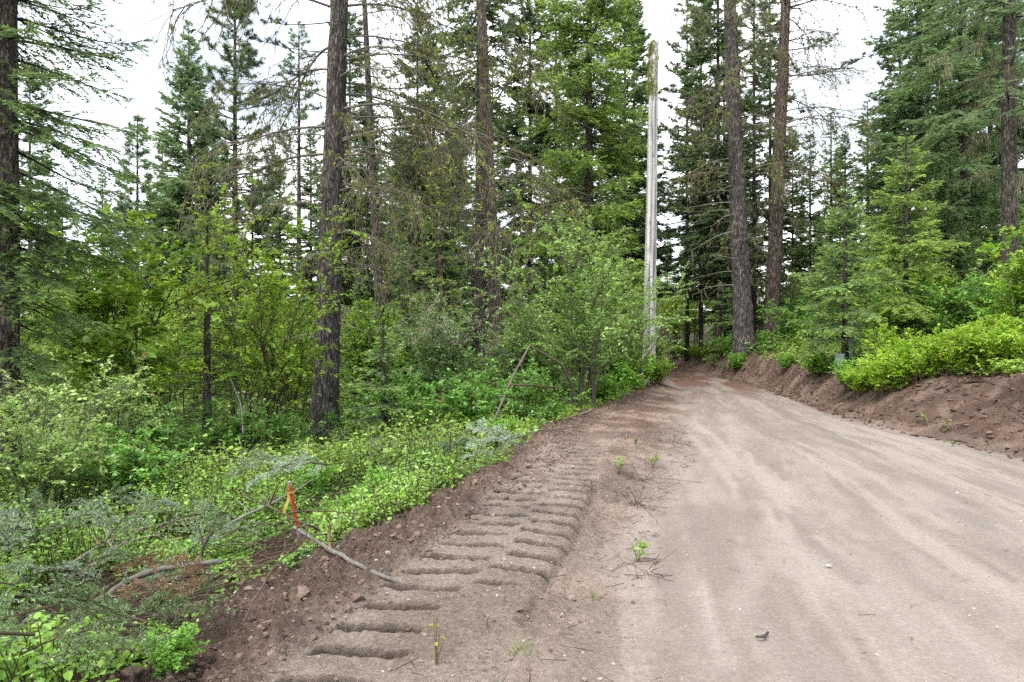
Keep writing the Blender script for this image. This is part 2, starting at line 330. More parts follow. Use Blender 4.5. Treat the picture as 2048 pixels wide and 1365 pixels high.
    bankc = mixc(np.array([.125, .084, .065]), np.array([.21, .152, .122]), sstep(.4, .65, scx))
    bankc = mixc(bankc, dark, .85 * sstep(.47, .66, fbm(X * 1.7, Y * 1.7, 66, 5, .65)) * sstep(.3, 1.0, X - R))
    soil = mixc(soil, bankc, sstep(-.3, .3, X - R))
    veg = np.maximum(sstep(-.1, .35, B - X + .3 * (scx - .5)), sstep(-.1, .5, X - R - ip(WB, Y) + .6 * (scx - .5)))
    soil = mixc(soil, mixc(dark, np.array([.05, .045, .02]), scx), veg)
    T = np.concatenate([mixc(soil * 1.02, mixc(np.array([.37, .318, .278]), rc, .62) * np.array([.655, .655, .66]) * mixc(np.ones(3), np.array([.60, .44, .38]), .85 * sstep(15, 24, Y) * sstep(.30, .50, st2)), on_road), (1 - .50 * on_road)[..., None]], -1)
    nx, ny = len(xs), len(ys)
    V = np.stack([X, Y, Z], -1).reshape(-1, 3); T = T.reshape(-1, 4)
    i = np.arange(ny - 1)[:, None] * nx + np.arange(nx - 1)[None]; i = i.ravel()
    q = np.stack([i, i + 1, i + nx + 1, i + nx], 1)
    cx = V[q].mean(1); l_, r_ = ip(LX, cx[:, 1]), ip(RX, cx[:, 1])
    for name, msk in (('dirt_road', (cx[:, 0] >= l_) & (cx[:, 0] <= r_)), ('dirt_shoulder', cx[:, 0] < l_), ('dirt_bank', cx[:, 0] > r_)):
        qq = q[msk]; u, inv = np.unique(qq, return_inverse=True); qq = inv.reshape(-1, 4)
        me = raw_mesh(name, V[u], np.concatenate([qq[:, [0, 1, 2]], qq[:, [0, 2, 3]]]), T[u], name == 'dirt_road')
        tag(link(name, me, M_SOIL), kind='structure')
    # wide ground to the horizon
    def ax(a, b, s0, g, lim):
        o = [0.0]; s = s0
        while o[-1] < b: o.append(o[-1] + s); s = min(s * g, lim)
        p = [0.0]; s = s0
        while p[-1] > a: p.append(p[-1] - s); s = min(s * g, lim)
        return np.array(sorted(set(o + p)))
    gx = ax(-600, 600, .5, 1.04, 40); gy = ax(-120, 900, .5, 1.03, 40)
    X, Y = np.meshgrid(gx, gy); Z = land(X, Y)
    inside = (X > ip(BX, Y) - 1.5) & (X < ip(RX, Y) + ip(WB, Y) + 1.8) & (Y > 1.9) & (Y < 73)
    Z = np.where(inside, Z - .45, Z + .08 * (fbm(X * 1.5, Y * 1.5, 71, 3) - .5) * ((X < -6) | (X > 15)))
    f = fbm(X * .8, Y * .8, 72, 4)
    T = mixc(np.array([.045, .034, .022]), np.array([.05, .065, .022]), sstep(.35, .65, f))
    nearroad = sstep(.5, -.3, B0(X, Y)); T = mixc(T, np.array([.40, .32, .27]), nearroad)
    nx, ny = len(gx), len(gy); V = np.stack([X, Y, Z], -1).reshape(-1, 3)
    i = (np.arange(ny - 1)[:, None] * nx + np.arange(nx - 1)[None]).ravel(); q = np.stack([i, i + 1, i + nx + 1, i + nx], 1)
    me = raw_mesh('ground', V, np.concatenate([q[:, [0, 1, 2]], q[:, [0, 2, 3]]]), T.reshape(-1, 3), True)
    tag(link('ground', me, M_SOIL), kind='structure')
def B0(X, Y): return np.maximum(ip(BX, Y) - X, X - ip(RX, Y))
build_ground()

# ================================================================== conifers
def crown_axis(lean, bow, H):
    return lambda h: np.stack([lean[0] * h + bow[0] * (h / H) ** 2 * H * .1, lean[1] * h + bow[1] * (h / H) ** 2 * H * .1, h], -1)
def trunk_mesh(name, H, r0, axis, seed, sides=14, rings=60, flare=.35, rough=.10, pw=.8, top=.02):
    mb = MB(); t = np.linspace(0, 1, rings) ** 1.15; h = t * H - .25 * (t == 0)
    P = axis(h)[None]; Rd = (r0 * (1 - t) ** pw + top) * (1 + flare * np.exp(-np.maximum(h, 0) / (2.2 * r0 + .12)))
    a = np.arange(sides) / sides * 2 * np.pi; s = np.random.default_rng(seed).uniform(0, 50)
    A, Hh = np.meshgrid(a, h); rr = r0 * 7
    nn = fbm(np.cos(A) * 1.6 + s, Hh * .5 + np.sin(A) * 1.6, seed, 3) - .5
    rid = np.abs(2 * vn(A * sides / (2 * np.pi) * .55 + s, Hh * 1.3 + np.sin(A * 3) * .8, seed + 9) - 1)
    J = 1 + rough * 1.6 * nn + rough * .9 * (rid - .5)
    J[:, -1] = J[:, -1]
    tubes(mb, P, Rd[None], sides, (.1, .09, .08), True, J[None, :, :, None])
    return mb.mesh(name)
def fir_crown(name, H, h0, Rm, axis, seed, dens=1.0, blade=.18, bw=.065, droop=.25, dark=(.11, .165, .07), tip=(.24, .35, .075), tipamt=.6,
              prof=.75, wood=(.07, .055, .045), spacing=.14, tspace=.095, nspace=.038, gaps=0., inner=.12, rtop=.10, curl=.10, whorl=.55):
    rng = np.random.default_rng(seed); mb = MB()
    nB = int((H - h0) / spacing * dens * 1.6)
    h = h0 + (H - h0) * rng.uniform(0, 1, nB) ** .92; h.sort()
    wh = np.round(h / (spacing * 3)) * spacing * 3 + rng.normal(0, spacing * .35, nB); h = np.clip((1 - whorl) * h + whorl * wh, h0, H - .12)
    t = (h - h0) / (H - h0)
    Lb = Rm * ((1 - t) ** prof * (1 - rtop) + rtop * (1 - t) ** .5) * rng.uniform(.55, 1.12, nB) * np.minimum(1, .55 + t * 6) + .08
    if gaps > 0:
        keep = rng.uniform(size=nB) > gaps * (1 - t); h, t, Lb = h[keep], t[keep], Lb[keep]; nB = len(h)
    az = rng.uniform(0, 2 * np.pi, nB)
    e = (.75 * t ** 1.5 - droop * (1 - t) + rng.normal(0, .10, nB)); sag = -.22 * (1 - t) * rng.uniform(.4, 1.3, nB); cu = curl * rng.uniform(.5, 1.6, nB)
    out = np.stack([np.cos(az), np.sin(az), 0 * az], -1); base = axis(h)
    def pt(b, s):
        L = Lb[b]; return base[b] + out[b] * (L * s * np.cos(e[b]))[:, None] + UP * (L * (np.sin(e[b]) * s + sag[b] * s ** 2 + cu[b] * s ** 4))[:, None]
    def tan(b, s):
        return nrm(out[b] * np.cos(e[b])[:, None] + UP * (np.sin(e[b]) + 2 * sag[b] * s + 4 * cu[b] * s ** 3)[:, None])
    s5 = np.linspace(0, 1, 6); bi = np.arange(nB)
    P = np.stack([pt(bi, np.full(nB, s)) for s in s5], 1)
    Rd = (.006 + .010 * Lb)[:, None] * (1 - s5 * .85)[None]
    tubes(mb, P, Rd, 3, wood)
    ntw = np.maximum(3, (Lb / tspace * 1.5 * dens).astype(int)); b = np.repeat(bi, ntw); m = len(b)
    s = inner + (1 - inner) * rng.uniform(0, 1, m) ** .85; sg = np.where(rng.uniform(size=m) < .5, -1., 1.)
    tg = tan(b, s); sd = nrm(np.cross(tg, UP)); ang = rng.normal(.95, .18, m) * (1 - .45 * s ** 3)
    td = nrm(tg * np.cos(ang)[:, None] + sd * (sg * np.sin(ang))[:, None] + UP * rng.normal(-.10, .16, m)[:, None])
    lt = (Lb[b] * .42 * (1 - s) ** .75 + .10 + .05 * Lb[b]) * rng.uniform(.6, 1.2, m)
    tp = pt(b, s)
    nk = np.maximum(3, (lt / nspace).astype(int)); k = np.repeat(np.arange(m), nk); q = rng.uniform(.05, 1, len(k)); nn = len(k)
    s2 = np.where(rng.uniform(size=nn) < .5, -1., 1.); sd2 = nrm(np.cross(td[k], UP))
    D = nrm(td[k] * .75 + sd2 * (s2 * rng.uniform(.3, 1.0, nn))[:, None] + UP * rng.normal(.02, .22, nn)[:, None])
    pos = tp[k] + td[k] * (lt[k] * q)[:, None] - UP * (.18 * lt[k] * q ** 2)[:, None]
    Nn = nrm(UP * .55 + rng.normal(0, .75, (nn, 3)))
    new = np.clip(sstep(.5, .95, q) * .85 + sstep(.75, 1.0, s[k]) * .55, 0, 1) * tipamt * rng.uniform(.3, 1.2, nn)
    shade = rng.uniform(.7, 1.3, nn) * rng.uniform(.8, 1.2, m)[k]
    bc = rng.uniform(.8, 1.2, nB)[b][k]
    col = mixc(np.asarray(dark), np.asarray(tip), np.clip(new, 0, 1)) * (1.12 * shade * bc)[:, None]
    blades(mb, pos, D, Nn, blade * rng.uniform(.6, 1.25, nn), bw * rng.uniform(.7, 1.3, nn), col)
    return mb.mesh(name)
def pine_crown(name, H, h0, Rm, axis, seed, nB=90, tufts=12, blade=.24, bw=.034, nn_=18, col=(.135, .195, .11), tip=(.19, .25, .12), prof=.6, up=.25, wood=(.10, .07, .055)):
    rng = np.random.default_rng(seed); mb = MB()
    h = h0 + (H - h0) * rng.uniform(0, 1, nB) ** .85; t = (h - h0) / (H - h0)
    Lb = Rm * ((1 - t) ** prof * .9 + .10) * rng.uniform(.5, 1.1, nB) * np.minimum(1, .5 + t * 4)
    az = rng.uniform(0, 2 * np.pi, nB); e = up * (t * 2.0 - .1) + rng.normal(0, .12, nB); cu = rng.uniform(.05, .28, nB)
    out = np.stack([np.cos(az), np.sin(az), 0 * az], -1); base = axis(h)
    def pt(b, s): return base[b] + out[b] * (Lb[b] * s * np.cos(e[b]))[:, None] + UP * (Lb[b] * (np.sin(e[b]) * s - .15 * s + cu[b] * s ** 2.5))[:, None]
    s5 = np.linspace(0, 1, 6); bi = np.arange(nB)
    P = np.stack([pt(bi, np.full(nB, s)) for s in s5], 1); tubes(mb, P, (.010 + .013 * Lb)[:, None] * (1 - s5 * .75)[None], 4, wood)
    b = np.repeat(bi, np.maximum(2, (tufts * Lb / Rm * 1.6).astype(int))); m = len(b); s = .35 + .65 * rng.uniform(0, 1, m) ** .7
    p0 = pt(b, s); sd = nrm(np.cross(out[b], UP)); d = nrm(out[b] * .7 + sd * rng.normal(0, .7, m)[:, None] + UP * rng.uniform(.0, .8, m)[:, None])
    lt = rng.uniform(.12, .55, m) * (1.25 - s); p1 = p0 + d * lt[:, None]
    tubes(mb, np.stack([p0, (p0 + p1) / 2 + UP * -.03, p1], 1), np.array([[.010, .008, .006]]), 3, wood)
    k = np.repeat(np.arange(m), nn_); n = len(k); D = nrm(d[k] * .75 + rnd_dirs(rng, n)); Nn = rnd_dirs(rng, n)
    cc = mixc(np.asarray(col), np.asarray(tip), rng.uniform(0, 1, n)) * (rng.uniform(.7, 1.3, n) * rng.uniform(.75, 1.25, m)[k])[:, None]
    blades(mb, p1[k] - d[k] * rng.uniform(0, .10, n)[:, None], D, Nn, blade * rng.uniform(.7, 1.2, n), np.full(n, bw), cc)
    return mb.mesh(name)
# dry, drooping lower branches -------------------------------------------------------
def grow(rng, PP, nch, s0, s1, l0, l1, spread, upb, sag, n=6):
    """children of curves PP [B,k,3]"""
    B, kk, _ = PP.shape; m = nch; b = rng.integers(0, B, m); s = rng.uniform(s0, s1, m) * (kk - 1); i = np.minimum(s.astype(int), kk - 2); f = (s - i)[:, None]
    p = PP[b, i] * (1 - f) + PP[b, i + 1] * f; tg = nrm(PP[b, i + 1] - PP[b, i])
    pr = nrm(np.cross(tg, rnd_dirs(rng, m))); sp = rng.uniform(spread * .6, spread * 1.3, m)[:, None]
    d = nrm(tg * np.cos(sp) + pr * np.sin(sp) + UP * upb); L = rng.uniform(l0, l1, m)[:, None, None]; q = np.linspace(0, 1, n)[None, :, None]
    wig = np.cumsum(rng.normal(0, .05, (m, n, 3)), 1) * q
    return p[:, None] + (d[:, None] * q + UP * sag * q ** 2 + wig) * L
def dead_branch_mesh(name, L, seed, rise=.1, sag=-.35, nsub=16, moss=.4, beard=0.0, hang=-.5, r=.022, nsub2=2.5, grey=(.17, .15, .135)):
    rng = np.random.default_rng(seed); mb = MB(); n = 9; q = np.linspace(0, 1, n)
    main = np.stack([L * q * .96, L * .06 * np.sin(q * 3 + rng.uniform(0, 6)) * q, L * (rise * q + sag * q ** 2)], -1)[None]
    main = main + np.cumsum(rng.normal(0, .012 * L, (1, n, 3)), 1) * q[None, :, None]
    br = np.array([.125, .108, .062]); mo = np.array([.33, .37, .06])
    def cc(P): return mixc(br * 1., np.asarray(grey), rng.uniform(0, .8, P.shape[:2])) 
    tubes(mb, main, (r * (1 - .75 * q))[None], 5, mixc(np.asarray(grey), br, q * .8)[None])
    sub = grow(rng, main, nsub, .12, 1, .22 * L, .5 * L, .8, hang * .6, hang * .5)
    tubes(mb, sub, np.linspace(.009, .003, 6)[None] * (r / .022), 3, cc(sub))
    s2 = grow(rng, sub, int(nsub * nsub2), .15, 1, .08 * L, .25 * L, .7, hang * .7, hang * .5, 4)
    tubes(mb, s2, np.linspace(.006, .0025, 4)[None] * (r / .022), 3, cc(s2))
    allp = np.concatenate([sub.reshape(-1, 3), s2.reshape(-1, 3), main.reshape(-1, 3)])
    if moss > 0:
        c = allp[rng.integers(0, len(allp), int(nsub * 5 * moss))]; k = np.repeat(np.arange(len(c)), 10); D = nrm(rnd_dirs(rng, len(k)) + UP * -.5)
        colr = mixc(mo, mo * np.array([.55, .65, .6]), rng.uniform(0, 1, len(k))) * rng.uniform(.7, 1.3, len(k))[:, None]
        blades(mb, c[k] + rng.normal(0, .015, (len(k), 3)), D, rnd_dirs(rng, len(k)), rng.uniform(.03, .08, len(k)), rng.uniform(.010, .022, len(k)), colr)
    if beard > 0:
        c = allp[rng.integers(0, len(allp), int(nsub * 26 * beard))]; m = len(c)
        colr = mixc(np.array([.13, .105, .07]), np.array([.22, .24, .11]), rng.uniform(0, 1, m)) * rng.uniform(.6, 1.3, m)[:, None]
        blades(mb, c, nrm(rng.normal(0, .14, (m, 3)) - UP), rnd_dirs(rng, m) * np.array([1, 1, .1]), rng.uniform(.10, .42, m), rng.uniform(.012, .035, m), colr)
    return mb.mesh(name)
DEADM = [dead_branch_mesh('dead_branch', 2.4, 100 + i, rise=.12 + .05 * (i % 3), sag=-.30 - .08 * (i % 4), nsub=18, moss=.55, hang=-.55) for i in range(6)]
DEADT = [dead_branch_mesh('dead_branch', 1.5, 140 + i, rise=.05, sag=-.18, nsub=7, moss=.15, hang=-.25, r=.014, grey=(.30, .28, .25)) for i in range(4)]
DEADB = [dead_branch_mesh('dead_branch', 2.0, 120 + i, rise=-.05, sag=-.25, nsub=13, moss=.2, beard=.7, hang=-.6) for i in range(4)]
def add_dead(root, axis, H, rfun, meshes, n, h0, h1, seed, s0=.7, s1=1.2, azs=None, tilt=.15):
    rng = np.random.default_rng(seed)
    for i in range(n):
        h = h0 + (h1 - h0) * (i + rng.uniform(0, 1)) / n; a = rng.uniform(0, 2 * np.pi) if azs is None else rng.uniform(*azs[i % len(azs)])
        p = axis(np.array([h]))[0]; r = rfun(h) * .85
        o = link('dead_branch', meshes[int(rng.integers(len(meshes)))], M_WOOD, root, (p[0] + math.cos(a) * r, p[1] + math.sin(a) * r, h), (rng.normal(0, .25), rng.normal(0, tilt), a), float(rng.uniform(s0, s1)))
def lichen_tufts(root, axis, rfun, n, h0, h1, seed, col=(.33, .35, .055), face=-np.pi / 2, wide=1.6, size=.06):
    rng = np.random.default_rng(seed); mb = MB(); h = rng.uniform(h0, h1, n); a = face + rng.normal(0, wide, n)
    nrmv = np.stack([np.cos(a), np.sin(a), 0 * a], -1); p = axis(h) + nrmv * np.array([rfun(x) for x in h])[:, None] * 1.0
    k = np.repeat(np.arange(n), 14); m = len(k); D = nrm(nrmv[k] * .6 + rnd_dirs(rng, m) - UP * .25)
    blades(mb, p[k] + rnd_dirs(rng, m) * rng.uniform(0, size, m)[:, None], D, rnd_dirs(rng, m), rng.uniform(.4, 1.1, m) * size, rng.uniform(.2, .4, m) * size, np.asarray(col) * rng.uniform(.5, 1.3, m)[:, None])
    link('lichen', mb.mesh('lichen'), M_FIBRE, root)
def conifer(name, label, loc, H, r0, crown_fn, ckw, seed, lean=(0, 0), bow=(0, 0), group=None, bark=None, sides=12, rings=40, rough=.08, pw=.8, cat='tree'):
    ax_ = crown_axis(lean, bow, H)
    root = link(name, None, None, None, loc); tag(root, label, cat, group)
    link('trunk', trunk_mesh('trunk', H, r0, ax_, seed, sides, rings, rough=rough, pw=pw), bark or M_BARK2, root)
    if crown_fn: link('crown', crown_fn('crown', H=H * .995, axis=ax_, seed=seed + 1, **ckw), M_NEEDLE, root)
    root['H'] = H
    return root, ax_, (lambda h: r0 * max(0, 1 - h / H) ** pw + .02)

# ---- the big foreground trunk
p = at(648, 18)
big, bax, brf = conifer('pine_tree', 'thick grey-barked pine left of centre with drooping mossy dead branches', p, 27, .325, pine_crown,
    dict(h0=12.5, Rm=3.4, nB=80, tufts=11, blade=.2, bw=.016, nn_=24), 11, lean=(.030, 0), bow=(.10, 0), bark=M_BARK, sides=34, rings=240, rough=.11)
add_dead(big, bax, 27, brf, DEADM, 34, 7.0, 13.5, 12, .8, 1.9, azs=[(-.9, .9), (-.6, .7), (-1.5, 1.5), (2.3, 4.0)])
add_dead(big, bax, 27, brf, DEADM, 11, 4.6, 8.5, 13, .7, 1.3, azs=[(-1.0, .8), (2.2, 4.2), (-.7, .6)])
add_dead(big, bax, 27, brf, DEADT, 24, 2.2, 8.0, 15, .5, 1.1)
lichen_tufts(big, bax, brf, 70, 3.5, 13, 14)
# ---- right pair
p = at(1488, 27)
tq, qax, qrf = conifer('pine_tree', 'stout dark pine with flared base on the bank right of the pole', p, 30, .36, pine_crown,
    dict(h0=12, Rm=3.0, nB=80, tufts=11, blade=.22, bw=.028, nn_=20), 21, lean=(-.042, 0), bow=(.03, 0), bark=M_BARK, sides=28, rings=200, rough=.11)
add_dead(tq, qax, 30, qrf, DEADM, 26, 6.5, 14.5, 22, .7, 1.3); add_dead(tq, qax, 30, qrf, DEADT, 16, 2.5, 8, 23, .7, 1.5, azs=[(2.4, 4.2), (0, 6.28)])
lichen_tufts(tq, qax, qrf, 70, 5, 15, 24)
p = at(1541, 31)
ts, sax, srf = conifer('pine_tree', 'leaning reddish pine trunk, right one of the pair above the bank', p, 30, .34, pine_crown,
    dict(h0=13, Rm=3.6, nB=80, tufts=11, blade=.24, bw=.028, nn_=20), 31, lean=(.044, 0), bow=(-.02, 0), bark=bark_material('red_pine_bark', (.032, .022, .018), (.135, .098, .082), (.26, .21, .185)), sides=26, rings=160, rough=.10)
add_dead(ts, sax, 30, srf, DEADM, 30, 7.5, 17, 32, .8, 1.6, azs=[(-1.2, .8), (0, 6.28)]); add_dead(ts, sax, 30, srf, DEADB, 10, 3, 9, 33, .7, 1.1)
lichen_tufts(ts, sax, srf, 60, 3, 16, 34)
# long live boughs of that pine reaching out over the sky gap
def pine_bough(name, L, seed, ntuft=12):
    rng = np.random.default_rng(seed); mb = MB(); q = np.linspace(0, 1, 9)
    main = np.stack([L * q, .1 * L * np.sin(3 * q), L * (-.12 * q + .30 * q ** 2.2)], -1)[None]
    tubes(mb, main, (.03 * (1 - .75 * q))[None], 5, (.09, .065, .05))
    sub = grow(rng, main, ntuft, .5, 1, .15, .5, .7, .5, .1, 4); tubes(mb, sub, np.array([[.012, .010, .008, .006]]), 3, (.09, .065, .05))
    p1 = np.concatenate([sub[:, -1], main[:, -1]]); d = nrm(np.concatenate([sub[:, -1] - sub[:, -2], main[:, -1] - main[:, -2]])); k = np.repeat(np.arange(len(p1)), 60); n = len(k)
    blades(mb, p1[k] - d[k] * rng.uniform(0, .15, n)[:, None], nrm(d[k] * .7 + rnd_dirs(rng, n)), rnd_dirs(rng, n), rng.uniform(.16, .27, n), np.full(n, .016), np.array([.06, .10, .06]) * rng.uniform(.6, 1.4, n)[:, None])
    return mb.mesh(name)
BOUGH = [pine_bough('bough', 3.4, 400 + i, 10 + 3 * i) for i in range(2)]
for h, a, s in ((12.6, -.25, 1.15), (14.2, .25, .8), (8.3, -.3, .8), (15.6, -.5, .75), (11.0, .5, .6)):
    q = sax(np.array([h]))[0]; link('bough', BOUGH[int(h * 10) % 2], M_NEEDLE, ts, (q[0] + .2, q[1], h), (0, -.05, a), s)
for h, a, s in ((11.2, 2.9, .6), (10.4, 3.3, .55), (12.0, 3.6, .6), (9.9, 2.7, .4)):
    q = bax(np.array([h]))[0]; link('bough', BOUGH[int(h * 10) % 2], M_NEEDLE, big, (q[0] - .2, q[1], h), (0, .05, a), s)

# ---- middle distance trunks between the big trunk and the bright fir
p = at(770, 26)
t1, a1, f1 = conifer('pine_tree', 'slim leaning pine hung with yellow lichen just right of the thick trunk', p, 22, .19, pine_crown, dict(h0=11, Rm=2.0, nB=40, tufts=6), 41, lean=(-.05, 0), bark=M_BARK, sides=16, rings=80)
add_dead(t1, a1, 22, f1, DEADB, 8, 3, 12, 42, .6, 1.0); add_dead(t1, a1, 22, f1, DEADM, 10, 5, 12, 43, .5, .9); lichen_tufts(t1, a1, f1, 80, 2, 12, 44)
p = at(958, 24)
t2, a2, f2 = conifer('pine_tree', 'straight slender pale trunk, left one of the close twin trunks', p, 24, .19, fir_crown, dict(h0=10, Rm=2.0, dens=.8), 51, lean=(.003, 0), bark=M_BARK2, sides=18, rings=100)
add_dead(t2, a2, 24, f2, DEADB, 7, 4, 12, 52, .5, 1.0)
p = at(1001, 21)
t3, a3, f3 = conifer('pine_tree', 'brown-barked trunk, right one of the close twin trunks, with bare side branches', p, 25, .225, pine_crown, dict(h0=10.5, Rm=2.6, nB=44, tufts=7), 61, lean=(-.05, 0), bow=(.05, 0), bark=bark_material('brown_bark', (.032, .024, .019), (.135, .105, .084), (.26, .21, .17)), sides=20, rings=140)
add_dead(t3, a3, 25, f3, DEADM, 18, 5, 11.5, 62, .8, 1.5); add_dead(t3, a3, 25, f3, DEADT, 16, 2.2, 8, 63, .7, 1.4); add_dead(t3, a3, 25, f3, DEADB, 6, 4.5, 10, 64, .6, 1.1, azs=[(2, 4.3)])
# bright grand fir
p = at(1178, 28)
gf, gax, grf = conifer('fir_tree', 'dense bright green fir left of the weathered pole with layered boughs', p, 25, .20, fir_crown,
    dict(h0=2.4, Rm=3.3, dens=1.4, blade=.13, bw=.042, droop=.22, dark=(0.140, 0.212, 0.061), tip=(0.294, 0.446, 0.064), tipamt=.85, prof=.55, gaps=.10, nspace=.042), 71, sides=16, rings=70)

# ---- far left fir
p = at(12, 10.5)
lf, lax, lrf = conifer('fir_tree', 'tall fir at the left picture edge with long drooping boughs', p, 21, .19, fir_crown,
    dict(h0=1.7, Rm=1.95, dens=1.15, blade=.085, bw=.022, droop=.38, dark=(.105, .165, .062), tip=(.24, .36, .075), tipamt=.7, prof=.4, nspace=.024, tspace=.09, spacing=.11, gaps=.05, curl=.16, inner=.03), 81, sides=16, rings=90)

# ---- sky-line trees upper left
p = at(275, 38); conifer('pine_tree', 'small pine at the open sky, leftmost of the skyline pines', p, 15.2, .12, pine_crown, dict(h0=2.5, Rm=2.3, nB=140, tufts=16, prof=.75, col=(0.187, 0.276, 0.165)), 91, sides=10)
p = at(378, 36); conifer('fir_tree', 'tall dense fir standing behind the skyline pine on the left', p, 19.6, .17, fir_crown, dict(h0=2.0, Rm=4.2, dens=1.25, dark=(0.191, 0.289, 0.133), tip=(0.209, 0.317, 0.095), tipamt=.5, prof=.85, droop=-.55, curl=.02), 92, sides=10)
p = at(470, 30)
ps, psx, psf = conifer('pine_tree', 'open-crowned pine with tall straight stem, highest on the left skyline', p, 19.3, .16, pine_crown, dict(h0=4.5, Rm=2.9, nB=170, tufts=19, nn_=20, prof=.6, up=.35, bw=.026, col=(0.158, 0.233, 0.140), tip=(0.158, 0.230, 0.069)), 93, sides=12, bark=M_BARK)
add_dead(ps, psx, 19.3, psf, DEADT, 14, 3, 9, 94, .8, 1.4)
p = at(598, 42); conifer('pine_tree', 'blue-green pine seen behind and left of the thick trunk', p, 22, .18, pine_crown, dict(h0=3, Rm=3.0, nB=150, tufts=13, col=(0.233, 0.342, 0.199)), 95, sides=10)

# ---- right side: tall dense firs
FK = dict(dark=(0.154, 0.232, 0.107), tip=(0.218, 0.315, 0.094), tipamt=.5)
p = at(1838, 32); conifer('fir_tree', 'tall broad fir at the right edge of the sky gap', p, 22.5, .22, fir_crown, dict(h0=4, Rm=3.6, dens=.95, droop=.05, prof=.8, **FK), 101, sides=12)
p = at(1925, 27); conifer('fir_tree', 'grey-green fir with visible pale stem, second from the right edge', p, 24, .19, fir_crown, dict(h0=4.5, Rm=3.0, dens=1.1, droop=.15, prof=.45, blade=.15, bw=.05, **FK), 102, sides=12)
p = at(2018, 20)
rl, rlx, rlf = conifer('fir_tree', 'fir at the right picture edge draped in brown hanging lichen', p, 22, .22, fir_crown, dict(h0=5.5, Rm=2.6, dens=.7, droop=.1, prof=.4, blade=.13, bw=.04, gaps=.3, **FK), 103, sides=16, rings=90)
add_dead(rl, rlx, 22, rlf, DEADB, 18, 4.6, 10.5, 104, .45, .85)
p = at(1662, 44); conifer('fir_tree', 'pale green young fir in the gap right of the leaning pine', p, 15.2, .12, fir_crown, dict(h0=1.0, Rm=2.0, dens=1.0, droop=.0, dark=(0.195, 0.296, 0.098), tip=(0.257, 0.389, 0.095), tipamt=.7, blade=.19, bw=.06), 105, sides=10)
p = at(1735, 42); conifer('fir_tree', 'mid-green fir whose top stands against the sky gap', p, 14.8, .13, fir_crown, dict(h0=1.2, Rm=2.3, dens=1.0, droop=.02, dark=(0.140, 0.212, 0.098), tip=(0.209, 0.317, 0.095), tipamt=.6, blade=.19, bw=.06), 106, sides=10)
# young layered firs above the bank
YF = dict(blade=.085, bw=.028, nspace=.026, tspace=.05, spacing=.10, droop=.10, curl=.04, prof=.8, dark=(0.147, 0.222, 0.098), tip=(0.314, 0.475, 0.087), tipamt=.95, whorl=.85, dens=1.25, inner=.1)
p = at(1690, 17.4); conifer('young_fir', 'young fir with flat dark boughs above the bank, beside the grey meter post', p, 4.6, .07, fir_crown, dict(h0=.7, Rm=1.55, **YF), 111, sides=8, rings=20)
YF2 = dict(YF); YF2.update(tip=(0.411, 0.576, 0.095), dark=(0.182, 0.276, 0.086))
p = at(1812, 19); conifer('young_fir', 'young fir with yellow-green tips, right one of the two above the bank', p, 6.2, .07, fir_crown, dict(h0=.5, Rm=1.9, **YF2), 112, sides=8, rings=20)
p = at(1446, 31); conifer('young_fir', 'small fir tucked left of the stout dark trunk', p, 3.4, .04, fir_crown, dict(h0=.2, Rm=1.0, **YF), 113, sides=8, rings=12)
p = at(766, 12.5); conifer('young_fir', 'baby fir with pale layered boughs right of the thick trunk', p, 2.6, .035, fir_crown, dict(h0=.35, Rm=.75, **{**YF, 'nspace': .018, 'spacing': .09, 'tip': (0.349, 0.518, 0.111), 'blade': .06, 'bw': .018}), 114, sides=8, rings=14)
p = at(414, 14.5)
yc, ycx, ycf = conifer('young_fir', 'thin dark young conifer among the yellow-green saplings', p, 5.3, .085, fir_crown, dict(h0=1.0, Rm=1.25, **{**YF, 'dark': (0.145, 0.200, 0.076), 'tip': (0.222, 0.288, 0.079), 'tipamt': .5, 'dens': .7, 'gaps': .2, 'droop': .05}), 115, sides=10, rings=30)
add_dead(yc, ycx, 5.3, ycf, DEADT, 8, .6, 2.6, 116, .35, .6)

p = at(882, 23.5); conifer('young_fir', 'half-grown fir with bright tips left of the twin trunks', p, 9.2, .09, fir_crown, dict(h0=1.2, Rm=1.25, **{**YF2, 'dens': .8, 'spacing': .14, 'prof': .6, 'gaps': .2, 'blade': .10, 'bw': .036}), 117, sides=8, rings=20)
# ---- forest behind: five patterns, set out as single trees
def proto(species, seed, H, **k):
    return conifer(species, 'x', (0, 0, -500), H, k.pop('r', .125), k.pop('fn'), k, seed, sides=9, rings=26)[0]
BK = dict(blade=.23, bw=.085, nspace=.044, tspace=.095, spacing=.14)
PR = [proto('fir_tree', 201, 20, fn=fir_crown, h0=2.0, Rm=2.7, dens=1.0, droop=.18, prof=.55, dark=(0.106, 0.160, 0.074), tip=(0.174, 0.259, 0.078), tipamt=.4, gaps=.2, **BK),
      proto('fir_tree', 202, 22, fn=fir_crown, h0=4.0, Rm=2.4, dens=.95, droop=.10, prof=.5, dark=(0.115, 0.174, 0.080), tip=(0.190, 0.274, 0.082), tipamt=.4, gaps=.3, **BK),
      proto('pine_tree', 203, 23, fn=pine_crown, h0=5.5, Rm=2.8, nB=130, tufts=13, bw=.045, blade=.26, nn_=14),
      proto('fir_tree', 204, 17, fn=fir_crown, h0=1.5, Rm=2.3, dens=1.05, droop=.05, prof=.7, dark=(0.154, 0.233, 0.098), tip=(0.238, 0.360, 0.095), tipamt=.6, **BK),
      proto('fir_tree', 205, 21, fn=fir_crown, h0=2.0, Rm=2.3, dens=.9, droop=.25, prof=.45, dark=(0.105, 0.135, 0.062), tip=(0.170, 0.200, 0.060), tipamt=.5, gaps=.35, **BK)]
pr_used = [False] * 5
rg = np.random.default_rng(77)
